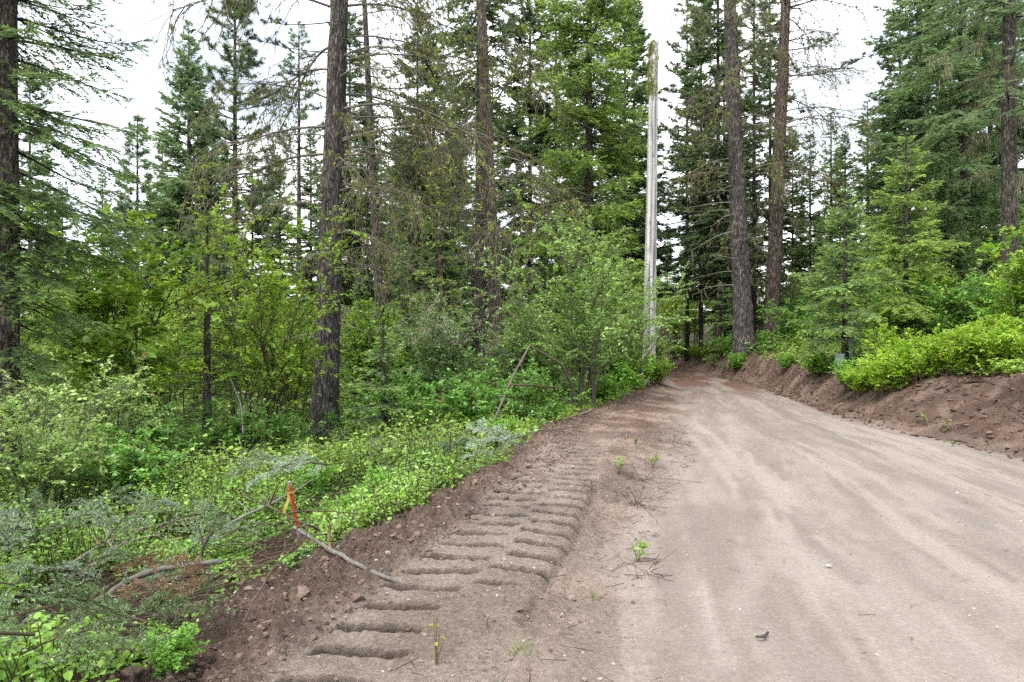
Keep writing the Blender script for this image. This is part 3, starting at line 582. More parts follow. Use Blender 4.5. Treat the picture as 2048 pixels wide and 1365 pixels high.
def back(u, Y, k, sc, label, group, rz=None):
    p = at(u, Y); p[2] -= .1; rz = rg.uniform(0, 6.28) if rz is None else rz
    if not pr_used[k]:
        pr_used[k] = True; r = PR[k]; r.location = p; r.rotation_euler = (0, 0, rz); r.scale = (sc,) * 3; tag(r, label, 'tree', group); return r
    return copy_thing(PR[k], p, rz, sc, label, group)
BACK = [  # column, distance, pattern, scale, label, group
 (835, 33, 0, .95, 'slim dark fir midway between the thick trunk and the twin trunks', None),
 (868, 38, 0, 1.0, 'dark lichen-hung fir close left of the twin trunks', None),
 (700, 40, 1, 1.0, 'fir peeping out directly right of the thick trunk', None),
 (905, 46, 3, 1.2, 'dark fir filling the gap left of the twin trunks', None),
 (1060, 33, 0, 1.05, 'dark fir between the twin trunks and the bright fir', None),
 (1112, 38, 2, 1.0, 'pine stem showing left behind the bright fir', None),
 (1250, 36, 0, 1.05, 'dark fir between the bright fir and the weathered pole', None),
 (1268, 44, 1, 1.1, 'thin dark stem just left of the weathered pole', None),
 (1374, 42, 2, 1.0, 'thin brownish fir just right of the weathered pole', None),
 (1402, 38, 1, .95, 'lichen-hung fir with leaning stem beside the far road', None),
 (1436, 34, 1, 1.05, 'dark brown-draped fir left of the stout trunk', None),
 (1448, 46, 0, 1.1, 'dark fir behind the stout trunk', None),
 (1508, 38, 2, 1.0, 'slim pine stem between the pair of trunks above the bank', None),
 (1585, 48, 1, .7, 'fir showing right behind the leaning pine', None),
 (1780, 50, 3, 1.05, 'fir behind the young firs above the bank', None),
 (1875, 42, 1, 1.1, 'fir between the two tall firs on the right', None),
 (1980, 36, 0, 1.1, 'dark fir behind the lichen-draped edge tree', None),
 (2060, 30, 1, 1.0, 'fir stem cut by the right picture edge', None),
 (60, 30, 0, .75, 'fir behind the left edge fir', None),
 (150, 46, 3, .62, 'short fir low on the left skyline', None),
 (215, 52, 1, .60, 'small fir low between left edge fir and skyline pine', None),
 (325, 40, 3, .86, 'fir behind the left skyline pine', None),
 (430, 44, 3, .98, 'dark fir behind the skyline pines', None),
 (545, 46, 0, .80, 'pine low behind the yellow-green thicket', None),
 (640, 55, 3, .9, 'fir hidden mostly behind the thick trunk', None),
]
BACK += [(125, 33, 3, .62, 'bushy fir low behind the crooked sapling', None), (205, 37, 3, .70, 'bushy fir under the open sky left of the skyline pines', None), (300, 33, 3, .60, 'bushy fir at the foot of the leftmost skyline pine', None), (395, 40, 0, .80, 'fir filling the gap under the tall dense skyline fir', None), (560, 36, 3, .72, 'bushy fir between skyline pine and thick trunk', None), (622, 44, 3, .95, 'fir close behind the left side of the thick trunk', None), (735, 44, 0, .9, 'fir in the gap behind the leaning lichen-hung pine', None), (800, 50, 3, 1.15, 'broad fir deep behind the slim dark fir', None), (985, 44, 3, 1.2, 'broad fir behind the twin trunks', None), (1150, 46, 0, 1.1, 'fir behind the left side of the bright fir', None),
 (1215, 52, 3, 1.2, 'broad fir behind the right side of the bright fir', None), (1475, 56, 3, 1.25, 'broad fir behind the stout trunk above the bank', None), (1540, 44, 4, 1.1, 'brownish fir behind the leaning pine', None), (1620, 40, 3, .75, 'short green fir right of the leaning pine', None),
 (1690, 38, 3, .7, 'short fir behind the nearer young fir', None), (1800, 40, 0, 1.0, 'dark fir behind the yellow-tipped young fir', None), (1950, 44, 3, 1.2, 'broad fir behind the pale fir stem', None), (95, 38, 3, .7, 'broad short fir behind the left edge fir', None), (250, 42, 0, .62, 'dark short fir beside the leftmost skyline pine', None), (505, 40, 3, .8, 'broad fir right behind the tall skyline pine', None), (680, 48, 0, 1.0, 'fir filling the view behind the thick trunk', None)]
for b in BACK: back(*b)
FARL = [('distant conifer between thick trunk and twin trunks', 690, 940, 8), ('distant conifer between twin trunks and pole', 1020, 1280, 8),
        ('distant conifer along the far end of the road', 1370, 1470, 4), ('distant conifer behind the firs on the right slope', 1560, 2120, 12), ('distant conifer behind the left skyline trees', -60, 620, 11)]
for lab, u0, u1, n in FARL:
    for i in range(n):
        u = u0 + (u1 - u0) * (i + rg.uniform(.1, .9)) / n; Y = rg.uniform(54, 88)
        x = (u - 1024) / FPX * Y
        if ip(LX, Y) - 1.5 < x < ip(RX, Y) + 1.5: u += 60
        sc = rg.uniform(.85, 1.2) if u > 640 else rg.uniform(.50, .75)
        if 1560 < u < 1800: sc *= .68
        back(u, Y, int(rg.integers(0, 5)), sc, lab + ', ' + nth(i), lab.replace('distant conifer', 'distant conifers'))
for u, Y, k in ((1225, 70, 0), (1262, 78, 3), (1300, 96, 3), (1335, 104, 3)):
    back(u, Y, k, 1.0, 'conifer closing the view at the bend of the far road, ' + nth([1225, 1262, 1300, 1335].index(u)), 'conifers at the road bend')

# ================================================================== broadleaf shrubs and saplings
def shrub_mesh(seed, H, W, stems, nbr, ntw, nleaf, leaf=.055, lw=.65, col=(.10, .22, .03), col2=(.16, .30, .05), bark=(.075, .06, .045), base_r=.02, lift=.25, up=.35, spread0=.10, fine=False, bare=.25, flower=0.0, thick=1.0):
    rng = np.random.default_rng(seed); mw = MB(); ml = MB(); n = 9; q = np.linspace(0, 1, n)[None, :, None]
    a = rng.uniform(0, 2 * np.pi, stems); rr = rng.uniform(.2, 1, stems) ** .6 * W * .5
    b0 = np.stack([np.cos(a) * spread0 * rng.uniform(0, 1, stems), np.sin(a) * spread0 * rng.uniform(0, 1, stems), np.full(stems, -.08)], -1)
    tip = np.stack([np.cos(a) * rr, np.sin(a) * rr, H * (1 - .35 * (rr / (W * .5)) ** 2) * rng.uniform(.72, 1.0, stems)], -1)
    S = b0[:, None] + (tip - b0)[:, None] * q * np.array([1, 1, 1]) ; S = S + np.stack([np.cos(a), np.sin(a), 0 * a], -1)[:, None] * (-.18 * W * .5 * np.sin(np.pi * q))
    S = S + np.cumsum(rng.normal(0, .018 * H, (stems, n, 3)), 1) * q * np.array([1, 1, .3])
    tubes(mw, S, np.linspace(1, .22, n)[None] * base_r * rng.uniform(.6, 1.15, (stems, 1)), 5, np.asarray(bark) * rng.uniform(.7, 1.3, (stems, 1, 1)) * np.ones((stems, n, 3)))
    Bm = grow(rng, S, nbr, bare, 1, .16 * H, .36 * H, .75, up, -.15, 6); tubes(mw, Bm, np.linspace(.32, .10, 6)[None] * base_r, 3, bark)
    Tm = grow(rng, np.concatenate([Bm, S[:, 2:8]]) , ntw, .2, 1, .06 * H + .08, .16 * H + .12, .7, lift, -.2, 4); tubes(mw, Tm, np.linspace(.12, .05, 4)[None] * base_r, 3, np.asarray(bark) * 1.2)
    # leaves along twigs
    AP = np.concatenate([Tm]); m = int(nleaf * 1.45); b = rng.integers(0, len(AP), m); s = rng.uniform(.15, 1, m) ** .8 * 3; i = np.minimum(s.astype(int), 2); f = (s - i)[:, None]
    p = AP[b, i] * (1 - f) + AP[b, i + 1] * f; tg = nrm(AP[b, i + 1] - AP[b, i]); sd = nrm(np.cross(tg, UP)) * np.where(rng.uniform(size=m) < .5, -1, 1)[:, None]
    D = nrm(tg * .55 + sd * rng.uniform(.4, 1.0, m)[:, None] + rng.normal(0, .25, (m, 3)) - UP * .12); Nn = nrm(UP + rng.normal(0, .38, (m, 3)))
    L = leaf * 1.2 * rng.uniform(.55, 1.25, m); tw = rng.uniform(0, 1, len(AP))[b]
    c = mixc(np.asarray(col), np.asarray(col2), np.clip(tw * .7 + rng.uniform(-.3, .5, m), 0, 1)) * (rng.uniform(.8, 1.35, m) * rng.uniform(.75, 1.3, len(AP))[b])[:, None]
    yl = rng.uniform(size=m) < .015; c[yl] = np.array([.30, .20, .05])
    leaves(ml, p, D, Nn, L, L * lw, c, fine)
    if flower:
        k = int(nleaf * flower); hi = np.argsort(-Tm[:, -1, 2])[:max(4, len(Tm) // 3)]; bb = hi[rng.integers(0, len(hi), k)]
        pf = Tm[bb, -1] + rng.normal(0, .05, (k, 3)); leaves(ml, pf, rnd_dirs(rng, k), rnd_dirs(rng, k), np.full(k, leaf * .55), np.full(k, leaf * .35), np.array([.42, .33, .27]) * rng.uniform(.6, 1.2, k)[:, None])
    return mw.mesh('stems'), ml.mesh('leaves')
SH = {
 'service': shrub_mesh(301, 4.2, 3.3, 11, 130, 800, 11500, .068, .62, (.19, .34, .07), (.30, .46, .12), (.10, .085, .07), .030, .3, .4, .55, bare=.22, flower=.05),
 'thicket': shrub_mesh(302, 5.0, 2.2, 11, 110, 520, 4300, .080, .72, (.18, .33, .03), (.32, .47, .04), (.07, .055, .04), .022, .2, .5, .6, bare=.25),
 'maple': shrub_mesh(303, 3.8, 2.4, 5, 60, 330, 3600, .095, .85, (.15, .30, .03), (.29, .43, .04), (.06, .048, .035), .030, .1, .3, .35, bare=.4),
 'flowering': shrub_mesh(304, 3.2, 2.0, 9, 90, 480, 5600, .066, .62, (.13, .25, .07), (.20, .33, .12), (.12, .10, .085), .022, .3, .4, .35, flower=.35),
 'snow': shrub_mesh(305, 1.0, 1.3, 26, 150, 800, 6500, .045, .72, (.20, .37, .03), (.36, .52, .04), (.11, .07, .045), .008, .4, .5, .4, bare=.15),
 'snow2': shrub_mesh(306, .9, 1.2, 22, 120, 650, 4200, .058, .72, (.13, .31, .04), (.24, .45, .055), (.10, .07, .05), .008, .4, .5, .35, bare=.15),
 'pale': shrub_mesh(307, 2.4, 2.2, 12, 110, 620, 6500, .052, .6, (.20, .32, .08), (.34, .46, .15), (.09, .08, .07), .018, .2, .4, .5, bare=.2),
 'mid': shrub_mesh(308, 1.7, 1.8, 12, 100, 560, 5200, .060, .75, (.10, .25, .04), (.18, .36, .055), (.09, .07, .05), .014, .3, .4, .4, bare=.15),
}
def shrub(name, label, kind, u, Y, sc=1.0, rz=0.0, group=None, cat='shrub', dz=0.0, sz=1.0, xy=None):
    p = at(u, Y) if xy is None else np.array([xy[0], xy[1], gz(*xy)]); p[2] += dz
    r = link(name, None, None, None, p, (0, 0, rz), (sc, sc, sc * sz)); tag(r, label, cat, group)
    link('stems', SH[kind][0], M_WOOD, r); link('leaves', SH[kind][1], M_LEAF, r); return r
shrub('serviceberry_shrub', 'big rounded many-stemmed shrub at the soil edge left of the pole', 'service', 1168, 15.6, 1.05, .4)
shrub('serviceberry_shrub', 'upright leafy shrub between the big rounded shrub and the pole', 'service', 1238, 20, .85, 2.1)
shrub('serviceberry_shrub', 'leafy shrub behind the bent dead branch', 'service', 1075, 17.5, .75, 4.0)
shrub('flowering_shrub', 'shrub with greyish pink blossom in front of the twin trunks', 'flowering', 892, 15.5, 1.05, 1.0)
shrub('flowering_shrub', 'smaller blossoming shrub touching the left side of the big rounded shrub', 'flowering', 1030, 18, .85, 3.0)
shrub('alder_thicket', 'tall yellow-green sapling thicket left of the thick trunk', 'thicket', 545, 15.5, 1.18, .2)
shrub('alder_thicket', 'yellow-green saplings behind the thin dark conifer', 'thicket', 470, 19, 1.15, 1.9)
shrub('alder_thicket', 'sapling clump nearest the left side of the thick trunk', 'thicket', 585, 20.5, .85, 3.3)
shrub('alder_thicket', 'sapling clump right of the left edge fir', 'thicket', 335, 18.5, .92, 5.0)
shrub('maple_sapling', 'crooked dark-stemmed sapling left of the thin dark conifer', 'maple', 245, 12.8, 1.35, .7, cat='sapling')
shrub('maple_sapling', 'low yellow-green sapling just right of the thick trunk', 'maple', 748, 20.5, 1.0, 2.5, cat='sapling')
shrub('maple_sapling', 'sapling beside the left edge fir', 'maple', 180, 15.5, 1.0, 4.2, cat='sapling')
shrub('pale_bush', 'pale small-leaved bush at the left picture edge', 'pale', 60, 8.6, 1.0, .0)
shrub('pale_bush', 'pale bush between the left edge bush and the crooked sapling', 'pale', 165, 10.5, .95, 2.0)
shrub('pale_bush', 'pale bush behind the left edge bush', 'pale', 20, 12.5, 1.1, 3.0)
MIDS = [(330, 11.5, 1.0, 'green shrub below the crooked sapling'), (450, 13, .95, 'green shrub at the foot of the thin dark conifer'), (540, 13.2, .8, 'green shrub in front of the sapling thicket'),
        (722, 15.5, .8, 'green shrub at the right foot of the thick trunk'), (830, 13.2, .95, 'green shrub just right of the baby fir'), (930, 12.5, .9, 'green shrub in front of the blossoming shrub'), (985, 14.2, 1.0, 'green shrub below the twin trunks'),
        (1060, 13.0, .8, 'green shrub under the bent dead branch'), (880, 18, 1.2, 'green shrub behind the blossoming shrub'), (1120, 19, 1.1, 'green shrub behind the big rounded shrub'), (270, 9.0, .8, 'green shrub behind the upper slash heap'), (780, 20, 1.1, 'green shrub in the dim gap right of the thick trunk'),
        (1288, 33, 1.0, 'green shrub on the left verge of the far road'), (1280, 27, 1.1, 'green shrub behind the weathered pole')]
for i, (u, Y, s, lab) in enumerate(MIDS): shrub('green_shrub', lab, 'mid', u, Y, s, i * 1.3, 'green shrubs of the left undergrowth')
shrub('snowberry_bush', 'bright bush hiding the foot of the weathered pole', 'snow', 1308, 21.2, .95, 1.0)
shrub('snowberry_bush', 'bright bush left of the pole foot', 'snow2', 1262, 19.6, 1.1, 2.0)
shrub('snowberry_bush', 'low bright bush at the soil edge below the big rounded shrub', 'snow2', 1215, 17.6, .9, 3.0)
RB = [(1575, 21, 'snow2', .85, 'low green bush on the bank lip right of the leaning pine'), (1640, 18.0, 'snow2', .95, 'green bush left of the grey pedestal on the bank'), (1705, 15.4, 'snow2', .8, 'green bush hiding the foot of the grey pedestal'), (1728, 14.6, 'snow', .9, 'yellow-green bush right of the grey pedestal'),
      (1775, 13.7, 'snow', 1.0, 'yellow-green bush hanging over the middle of the bank'), (1838, 13.3, 'snow', 1.1, 'yellow-green bush, third along the bank from the pedestal'), (1905, 12.9, 'snow', 1.1, 'yellow-green bush, fourth along the bank from the pedestal'), (1975, 12.6, 'snow', 1.05, 'yellow-green bush, second along the bank from the picture edge'), (2045, 12.2, 'snow', 1.1, 'yellow-green bush cut by the right picture edge'),
      (1800, 15.6, 'snow', 1.15, 'yellow-green bush behind the bank bushes below the yellow-tipped fir'), (1880, 15.4, 'snow', 1.2, 'yellow-green bush in the back row below the tall firs'), (1960, 15.2, 'snow', 1.2, 'yellow-green bush in the back row below the pale fir stem'), (2050, 15, 'snow', 1.2, 'yellow-green bush in the back row at the picture edge')]
for i, (u, Y, k, s, lab) in enumerate(RB): shrub('snowberry_bush', lab, k, u, Y - .3, s * (.68 + .24 * ((i * 7) % 5) / 4), i * 1.7, 'bright bushes along the bank')
RM = [(1880, 18.5, 'mid', 1.3, 'leafy shrub right of the yellow-tipped fir'), (1950, 18, 'mid', 1.35, 'leafy shrub below the lichen-draped fir'), (2030, 18.5, 'pale', 1.0, 'pale leafy shrub at the right edge'), (1850, 22, 'maple', .8, 'tall leafy sapling behind the yellow-tipped fir'), (1760, 22, 'mid', 1.2, 'leafy shrub between the two young firs'), (1600, 26, 'mid', 1.2, 'leafy shrub behind the leaning pine'), (1462, 30, 'snow2', 1.0, 'low bush on the verge left of the stout trunk'), (1428, 35, 'mid', .9, 'low shrub on the right verge of the far road'), (1472, 26.6, 'snow2', .8, 'low bush before the stout trunk'), (1530, 27.5, 'snow2', .9, 'low bush between the feet of the two trunks')]
for i, (u, Y, k, s, lab) in enumerate(RM): shrub('maple_sapling' if k == 'maple' else 'green_shrub', lab, k, u, Y, s, i * 2.1, None, 'sapling' if k == 'maple' else 'shrub')
FILL = [('thicket', 'leafy thicket in the dim background left of the thick trunk', [(30, 24), (120, 26), (210, 25), (290, 30), (380, 28), (440, 36), (520, 28), (590, 34), (70, 34), (170, 36), (260, 40), (340, 42)]),
        ('service', 'leafy shrub in the dim background right of the thick trunk', [(700, 30), (760, 36), (830, 28), (900, 33), (960, 40), (1040, 29), (1100, 40), (1160, 32), (1225, 44)]),
        ('service', 'leafy shrub beyond the trunks on the right slope', [(1480, 44), (1570, 38), (1625, 33), (1700, 30), (1790, 28), (1870, 31), (1950, 27), (2040, 26), (1530, 50)]),
        ('thicket', 'leafy thicket at the bend of the far road', [(1292, 74), (1318, 80), (1345, 70), (1222, 58), (1390, 56), (1365, 50), (1335, 88)])]
for k, lab, lst in FILL:
    for i, (u, Y) in enumerate(sorted(lst)): shrub('alder_thicket' if k == 'thicket' else 'serviceberry_shrub', lab + ', ' + nth(i), k, u, Y, 1.0 if Y < 50 else 1.3, i * 1.1 + Y, lab.replace('thicket in', 'thickets in').replace('shrub ', 'shrubs '))
YB = [('young fir in the dim forest right of the thick trunk', [(720, 27), (805, 24), (850, 29), (930, 30)]), ('young fir in the dim forest left of the pole', [(1035, 30), (1085, 27), (1240, 31)]), ('young fir low behind the sapling thicket', [(110, 22), (300, 24), (400, 31), (560, 30)]), ('young fir in the shade of the right slope', [(1455, 40), (1560, 34), (1640, 29), (1765, 32), (1900, 24), (1990, 25)])]
for lab, lst in YB:
    for i, (u, Y) in enumerate(lst): back(u, Y, 3, rg.uniform(.30, .48), lab + ', ' + nth(i), lab.replace('young fir', 'young firs'))
shrub('maple_sapling', 'thin-stemmed leafy sapling leaning in at the right edge', 'maple', 2040, 13.6, .75, 2.4, cat='sapling')

# ================================================================== undergrowth (uncountable)
def scatter_leaves(name, label, pts, hfun, per, leaf, lw, col, col2, seed, fine):
    """leafy ground cover: sprigs with leaves spread up to the height of the cover"""
    rng = np.random.default_rng(seed); mb = MB(); m = len(pts); k = np.repeat(np.arange(m), per); n = len(k)
    h = hfun(pts[:, 0], pts[:, 1]); ln = rng.normal(0, .28, (m, 2)); q = rng.uniform(.12, 1, m * per) ** .7
    z0 = land(pts[:, 0], pts[:, 1])
    hh = h * rng.uniform(.5, 1.15, m)
    px = pts[k, 0] + ln[k, 0] * hh[k] * q + rng.normal(0, .05, n); py = pts[k, 1] + ln[k, 1] * hh[k] * q + rng.normal(0, .05, n)
    p = np.stack([px, py, z0[k] + hh[k] * q], -1)
    a = rng.uniform(0, 2 * np.pi, n); D = nrm(np.stack([np.cos(a), np.sin(a), rng.normal(-.05, .3, n)], -1)); Nn = nrm(UP + rng.normal(0, .35, (n, 3)))
    L = leaf[k] * rng.uniform(.6, 1.25, n) if np.ndim(leaf) else leaf * rng.uniform(.6, 1.25, n)
    cl = fbm(pts[:, 0] * .9, pts[:, 1] * .9, seed, 3); sp = sstep(.3, .7, cl)
    c = mixc(np.asarray(col), np.asarray(col2), np.clip(sp[k] * .8 + rng.uniform(-.2, .35, n) + .25 * (q - .5), 0, 1)) * (rng.uniform(.75, 1.25, n) * rng.uniform(.8, 1.2, m)[k])[:, None]
    leaves(mb, p, D, Nn, L, L * lw, c, fine)
    # sprig stems
    st = np.stack([np.stack([pts[:, 0], pts[:, 1], z0 - .03], -1), np.stack([pts[:, 0] + ln[:, 0] * hh * .5, pts[:, 1] + ln[:, 1] * hh * .5, z0 + hh * .55], -1), np.stack([pts[:, 0] + ln[:, 0] * hh, pts[:, 1] + ln[:, 1] * hh, z0 + hh], -1)], 1)
    tubes(mb, st, np.array([[.005, .004, .002]]) * (1 if fine else 1.5), 3, (.10, .085, .04), False)
    o = link(name, mb.mesh(name), M_LEAF); tag(o, label, 'undergrowth', kind='stuff')
def sample(seed, n, y0, y1, side, off, wid, pw=1.0, ufov=.82):
    rng = np.random.default_rng(seed); y = y0 + (y1 - y0) * rng.uniform(0, 1, n) ** pw
    if side < 0: hi = ip(BX, y) - off; lo = np.maximum(-ufov * y - .8, hi - wid); x = lo + (hi - lo) * rng.uniform(0, 1, n)
    else: lo = ip(RX, y) + ip(WB, y) + off; hi = np.minimum(ufov * y + 1.0, lo + wid); x = lo + (hi - lo) * rng.uniform(0, 1, n)
    return np.stack([x, y], -1)[(x > lo) & (x < hi)] if side > 0 else np.stack([x, y], -1)
G1, G2 = (.14, .32, .042), (.27, .48, .055)
def slash_mask(pts):   # leave the slash heaps and the dug edge open
    d = ip(BX, pts[:, 1]) - pts[:, 0]; n = fbm(pts[:, 0] * 1.1, pts[:, 1] * 1.1, 91, 3)
    heap = ((pts[:, 0] + 2.7) / .9) ** 2 + ((pts[:, 1] - 4.8) / .9) ** 2 < 1
    return (~heap | (n > .62)) & (n > .34 - .1 * sstep(6, 10, pts[:, 1]))
hn = lambda x, y: (.08 + .80 * sstep(.36, .74, fbm(x * 1.0, y * 1.0, 92, 3))) * (.45 + .55 * sstep(0, 1.2, ip(BX, y) - x)) * (1 + .5 * sstep(7, 14, y))
_hn = hn
hn = lambda x, y: _hn(x, y) * (1 - .6 * np.exp(-(((x + 2.9) / 1.6) ** 2 + ((y - 5.0) / 1.8) ** 2))) * (1 - .45 * np.exp(-(((x + 2.6) / 1.4) ** 2 + ((y - 8.3) / 1.5) ** 2)))
pp = sample(1, 6200, 2.9, 9.5, -1, .05, 7.0, .8); pp = pp[slash_mask(pp)]
scatter_leaves('low_undergrowth', 'bright leafy ground cover crowding the near soil edge', pp, hn, 12, .028 + .026 * fbm(pp[:, 0] * 1.3, pp[:, 1] * 1.3, 97, 2) ** 1.0, .74, G1, G2, 501, True)
pp = sample(2, 5400, 9, 20, -1, .02, 15, .8)
hm = lambda x, y: (.30 + .70 * fbm(x * .45, y * .45, 93, 3)) * (1 - .72 * np.exp(-(((x + 4.3) / 1.1) ** 2 + ((y - 15.5) / 3) ** 2))) * (.4 + .6 * sstep(0, 1.5, ip(BX, y) - x))
scatter_leaves('middle_undergrowth', 'green leafy undergrowth around the thick trunk', pp, hm, 13, .080, .74, (.17, .32, .048), (.32, .49, .062), 502, False)
pp = sample(3, 4200, 19, 62, -1, .1, 48, 1.1)
hf = lambda x, y: (.5 + 1.3 * fbm(x * .3, y * .3, 94, 3)) * (.4 + .6 * sstep(0, 2.5, ip(BX, y) - x))
scatter_leaves('distant_undergrowth', 'dim leafy undergrowth deep in the left forest', pp, hf, 11, .16, .75, (.13, .25, .042), (.25, .41, .055), 503, False)
pp = sample(4, 2600, 8, 26, 1, -.25, 14, .9)
hr = lambda x, y: (.25 + .7 * fbm(x * .6, y * .6, 95, 3)) * (.45 + .55 * sstep(0, 1.0, x - ip(RX, y) - ip(WB, y)))
scatter_leaves('slope_undergrowth', 'green leafy undergrowth on the right slope above the bank', pp, hr, 15, .075, .72, (.16, .32, .045), (.31, .48, .06), 504, False)
pp = sample(5, 3200, 25, 64, 1, -.6, 42, 1.0)
scatter_leaves('far_slope_undergrowth', 'pale green undergrowth beyond the trunks on the right', pp, hf, 11, .16, .75, (.10, .21, .042), (.22, .36, .065), 505, False)

VERGE = [(1, 31, .7), (1, 35, .8), (1, 39, .9), (1, 44, 1.0), (1, 50, 1.1), (1, 57, 1.2)]
for i, (sd_, Y_, sc) in enumerate(sorted(VERGE, key=lambda t: -t[1])): shrub('snowberry_bush', 'bright low bush on the right verge of the far road, ' + nth(i), 'snow', 0, 0, sc, i * 1.4, 'bushes on the right verge of the far road', xy=(float(ip(RX, Y_)) + .75, Y_))
for i, (Y_, sc) in enumerate([(29, .8), (36, .9), (43, 1.0), (52, 1.1)]): shrub('snowberry_bush', 'bright low bush on the left verge of the far road, ' + nth(i), 'snow', 0, 0, sc, i * 1.1, 'bushes on the left verge of the far road', xy=(float(ip(LX, Y_)) - .8, Y_))
for i, (x_, Y_) in enumerate([(9.4, 84), (12.0, 78), (14.5, 74), (16.5, 68)]): shrub('alder_thicket', 'light green thicket closing the road bend, ' + nth(i), 'thicket', 0, 0, 1.0, i * 1.1, 'light thickets at the bend', xy=(x_, Y_))
EDGE = [(700, 1040, .42, 'low leafy bush at the soil edge right beside the red stake'), (775, 1000, .5, 'low leafy bush at the soil edge, second from the red stake'), (850, 955, .52, 'low leafy bush at the soil edge midway along the imprint'), (925, 925, .5, 'low leafy bush where the soil edge meets the far imprint'), (640, 985, .5, 'low leafy bush just behind the red stake'), (480, 1010, .5, 'low leafy bush left of the red stake'),
        (330, 1310, .24, 'large-leaved bush below the rotten log piece'), (120, 1335, .30, 'large-leaved bush in the bottom left corner'), (390, 985, .55, 'low leafy bush behind the slash heap'), (1000, 890, .6, 'low leafy bush below the leaning dead pole'), (1060, 850, .6, 'low leafy bush beside the broken log end')]
for i, (u, v, sc, lab) in enumerate(EDGE):
    Y_ = 3.0
    while CAM_H - (v - 682.5) / FPX * Y_ > gz((u - 1024) / FPX * Y_, Y_) + .12: Y_ += .03
    shrub('low_bush', lab, 'snow2', 0, 0, sc, i * 1.9, 'low bushes along the left soil edge', xy=((u - 1024) / FPX * Y_, Y_))
# ================================================================== weathered pole
def build_pole():
    p = at(1297, 24); p[2] -= .1; H = CAM_H + (682.5 - 88) / FPX * 24 - p[2]
    root = link('utility_pole', None, None, None, p); tag(root, 'weathered silver-grey wooden pole without wires beside the road', 'pole')
    mb = MB(); sides = 36; rings = 150; t = np.linspace(0, 1, rings); h = t * H; axp = np.stack([.0165 * h, 0 * h, h], -1)
    axis = lambda hh: np.stack([.0165 * hh, 0 * hh, hh], -1)
    rad = .235 - .085 * t
    a = np.arange(sides) / sides * 2 * np.pi; A, Hh = np.meshgrid(a, h)
    crack = np.zeros_like(A); rng = np.random.default_rng(5)
    for c in range(16):
        a0 = rng.uniform(0, 2 * np.pi); h0 = rng.uniform(0, H * .8); h1 = h0 + rng.uniform(1.5, 6)
        da = np.abs((A - a0 - .03 * (Hh - h0) + np.pi) % (2 * np.pi) - np.pi); crack = np.maximum(crack, np.exp(-(da / .10) ** 2) * sstep(h0, h0 + .5, Hh) * (1 - sstep(h1 - .5, h1, Hh)))
    J = 1 + .03 * (fbm(np.cos(A) * 2, Hh * .35 + np.sin(A) * 2, 7, 3) - .5) - .10 * crack
    g = fbm(A * 6, Hh * .35, 8, 4, .6); col = mixc(np.array([.27, .265, .26]), np.array([.54, .535, .525]), sstep(.3, .65, g)); col = mixc(col, np.array([.055, .045, .038]), np.clip(crack * .95, 0, 1))
    col = mixc(col, np.array([.15, .10, .065]), .75 * sstep(.42, .62, fbm(A * 3, Hh * .4, 9, 3)) * sstep(2.6, .4, Hh))
    knots = np.zeros_like(A)
    for c in range(26):
        a0 = rng.uniform(0, 6.28); h0 = rng.uniform(.5, H - .3); da = np.abs((A - a0 + np.pi) % (2 * np.pi) - np.pi) * .2; knots = np.maximum(knots, np.exp(-(da ** 2 + ((Hh - h0) * .7) ** 2) / .035 ** 2))
    col = mixc(col, np.array([.05, .04, .035]), np.clip(knots, 0, 1))
    P = axp[None]
    T = np.repeat(col[None], 1, 0)
    # tubes() takes one colour per ring, so write the vertex colours here
    ring = np.stack([np.cos(A), np.sin(A), 0 * A], -1); V = (axp[:, None] + ring * (rad[:, None] * J)[..., None]).reshape(-1, 3)
    i = (np.arange(rings - 1)[:, None] * sides + np.arange(sides)[None]).ravel(); k = (np.arange(rings - 1)[:, None] * sides + (np.arange(sides)[None] + 1) % sides).ravel()
    F = np.concatenate([np.stack([i, k, k + sides], 1), np.stack([i, k + sides, i + sides], 1)])
    top = len(V); V = np.concatenate([V, axis(np.array([H + .05]))]); kk = np.arange(sides) + (rings - 1) * sides; F = np.concatenate([F, np.stack([kk, np.roll(kk, -1), np.full(sides, top)], 1)])
    mb.add(V, F, np.concatenate([col.reshape(-1, 3), [[.2, .19, .17]]]), True)
    wood = bpy.data.materials['dry_wood'].copy(); wood.name = 'weathered_wood'
    link('shaft', mb.mesh('shaft'), wood, root)
    rf = lambda hh: .235 - .085 * hh / H
    lichen_tufts(root, axis, rf, 260, H - 1.9, H + .02, 6, face=3.6, wide=.9, size=.075); lichen_tufts(root, axis, rf, 150, 1.5, H - 1.5, 7, face=3.35, wide=.22, size=.035)
    lichen_tufts(root, axis, lambda hh: .08, 30, H, H + .1, 8, wide=3, size=.07)
build_pole()
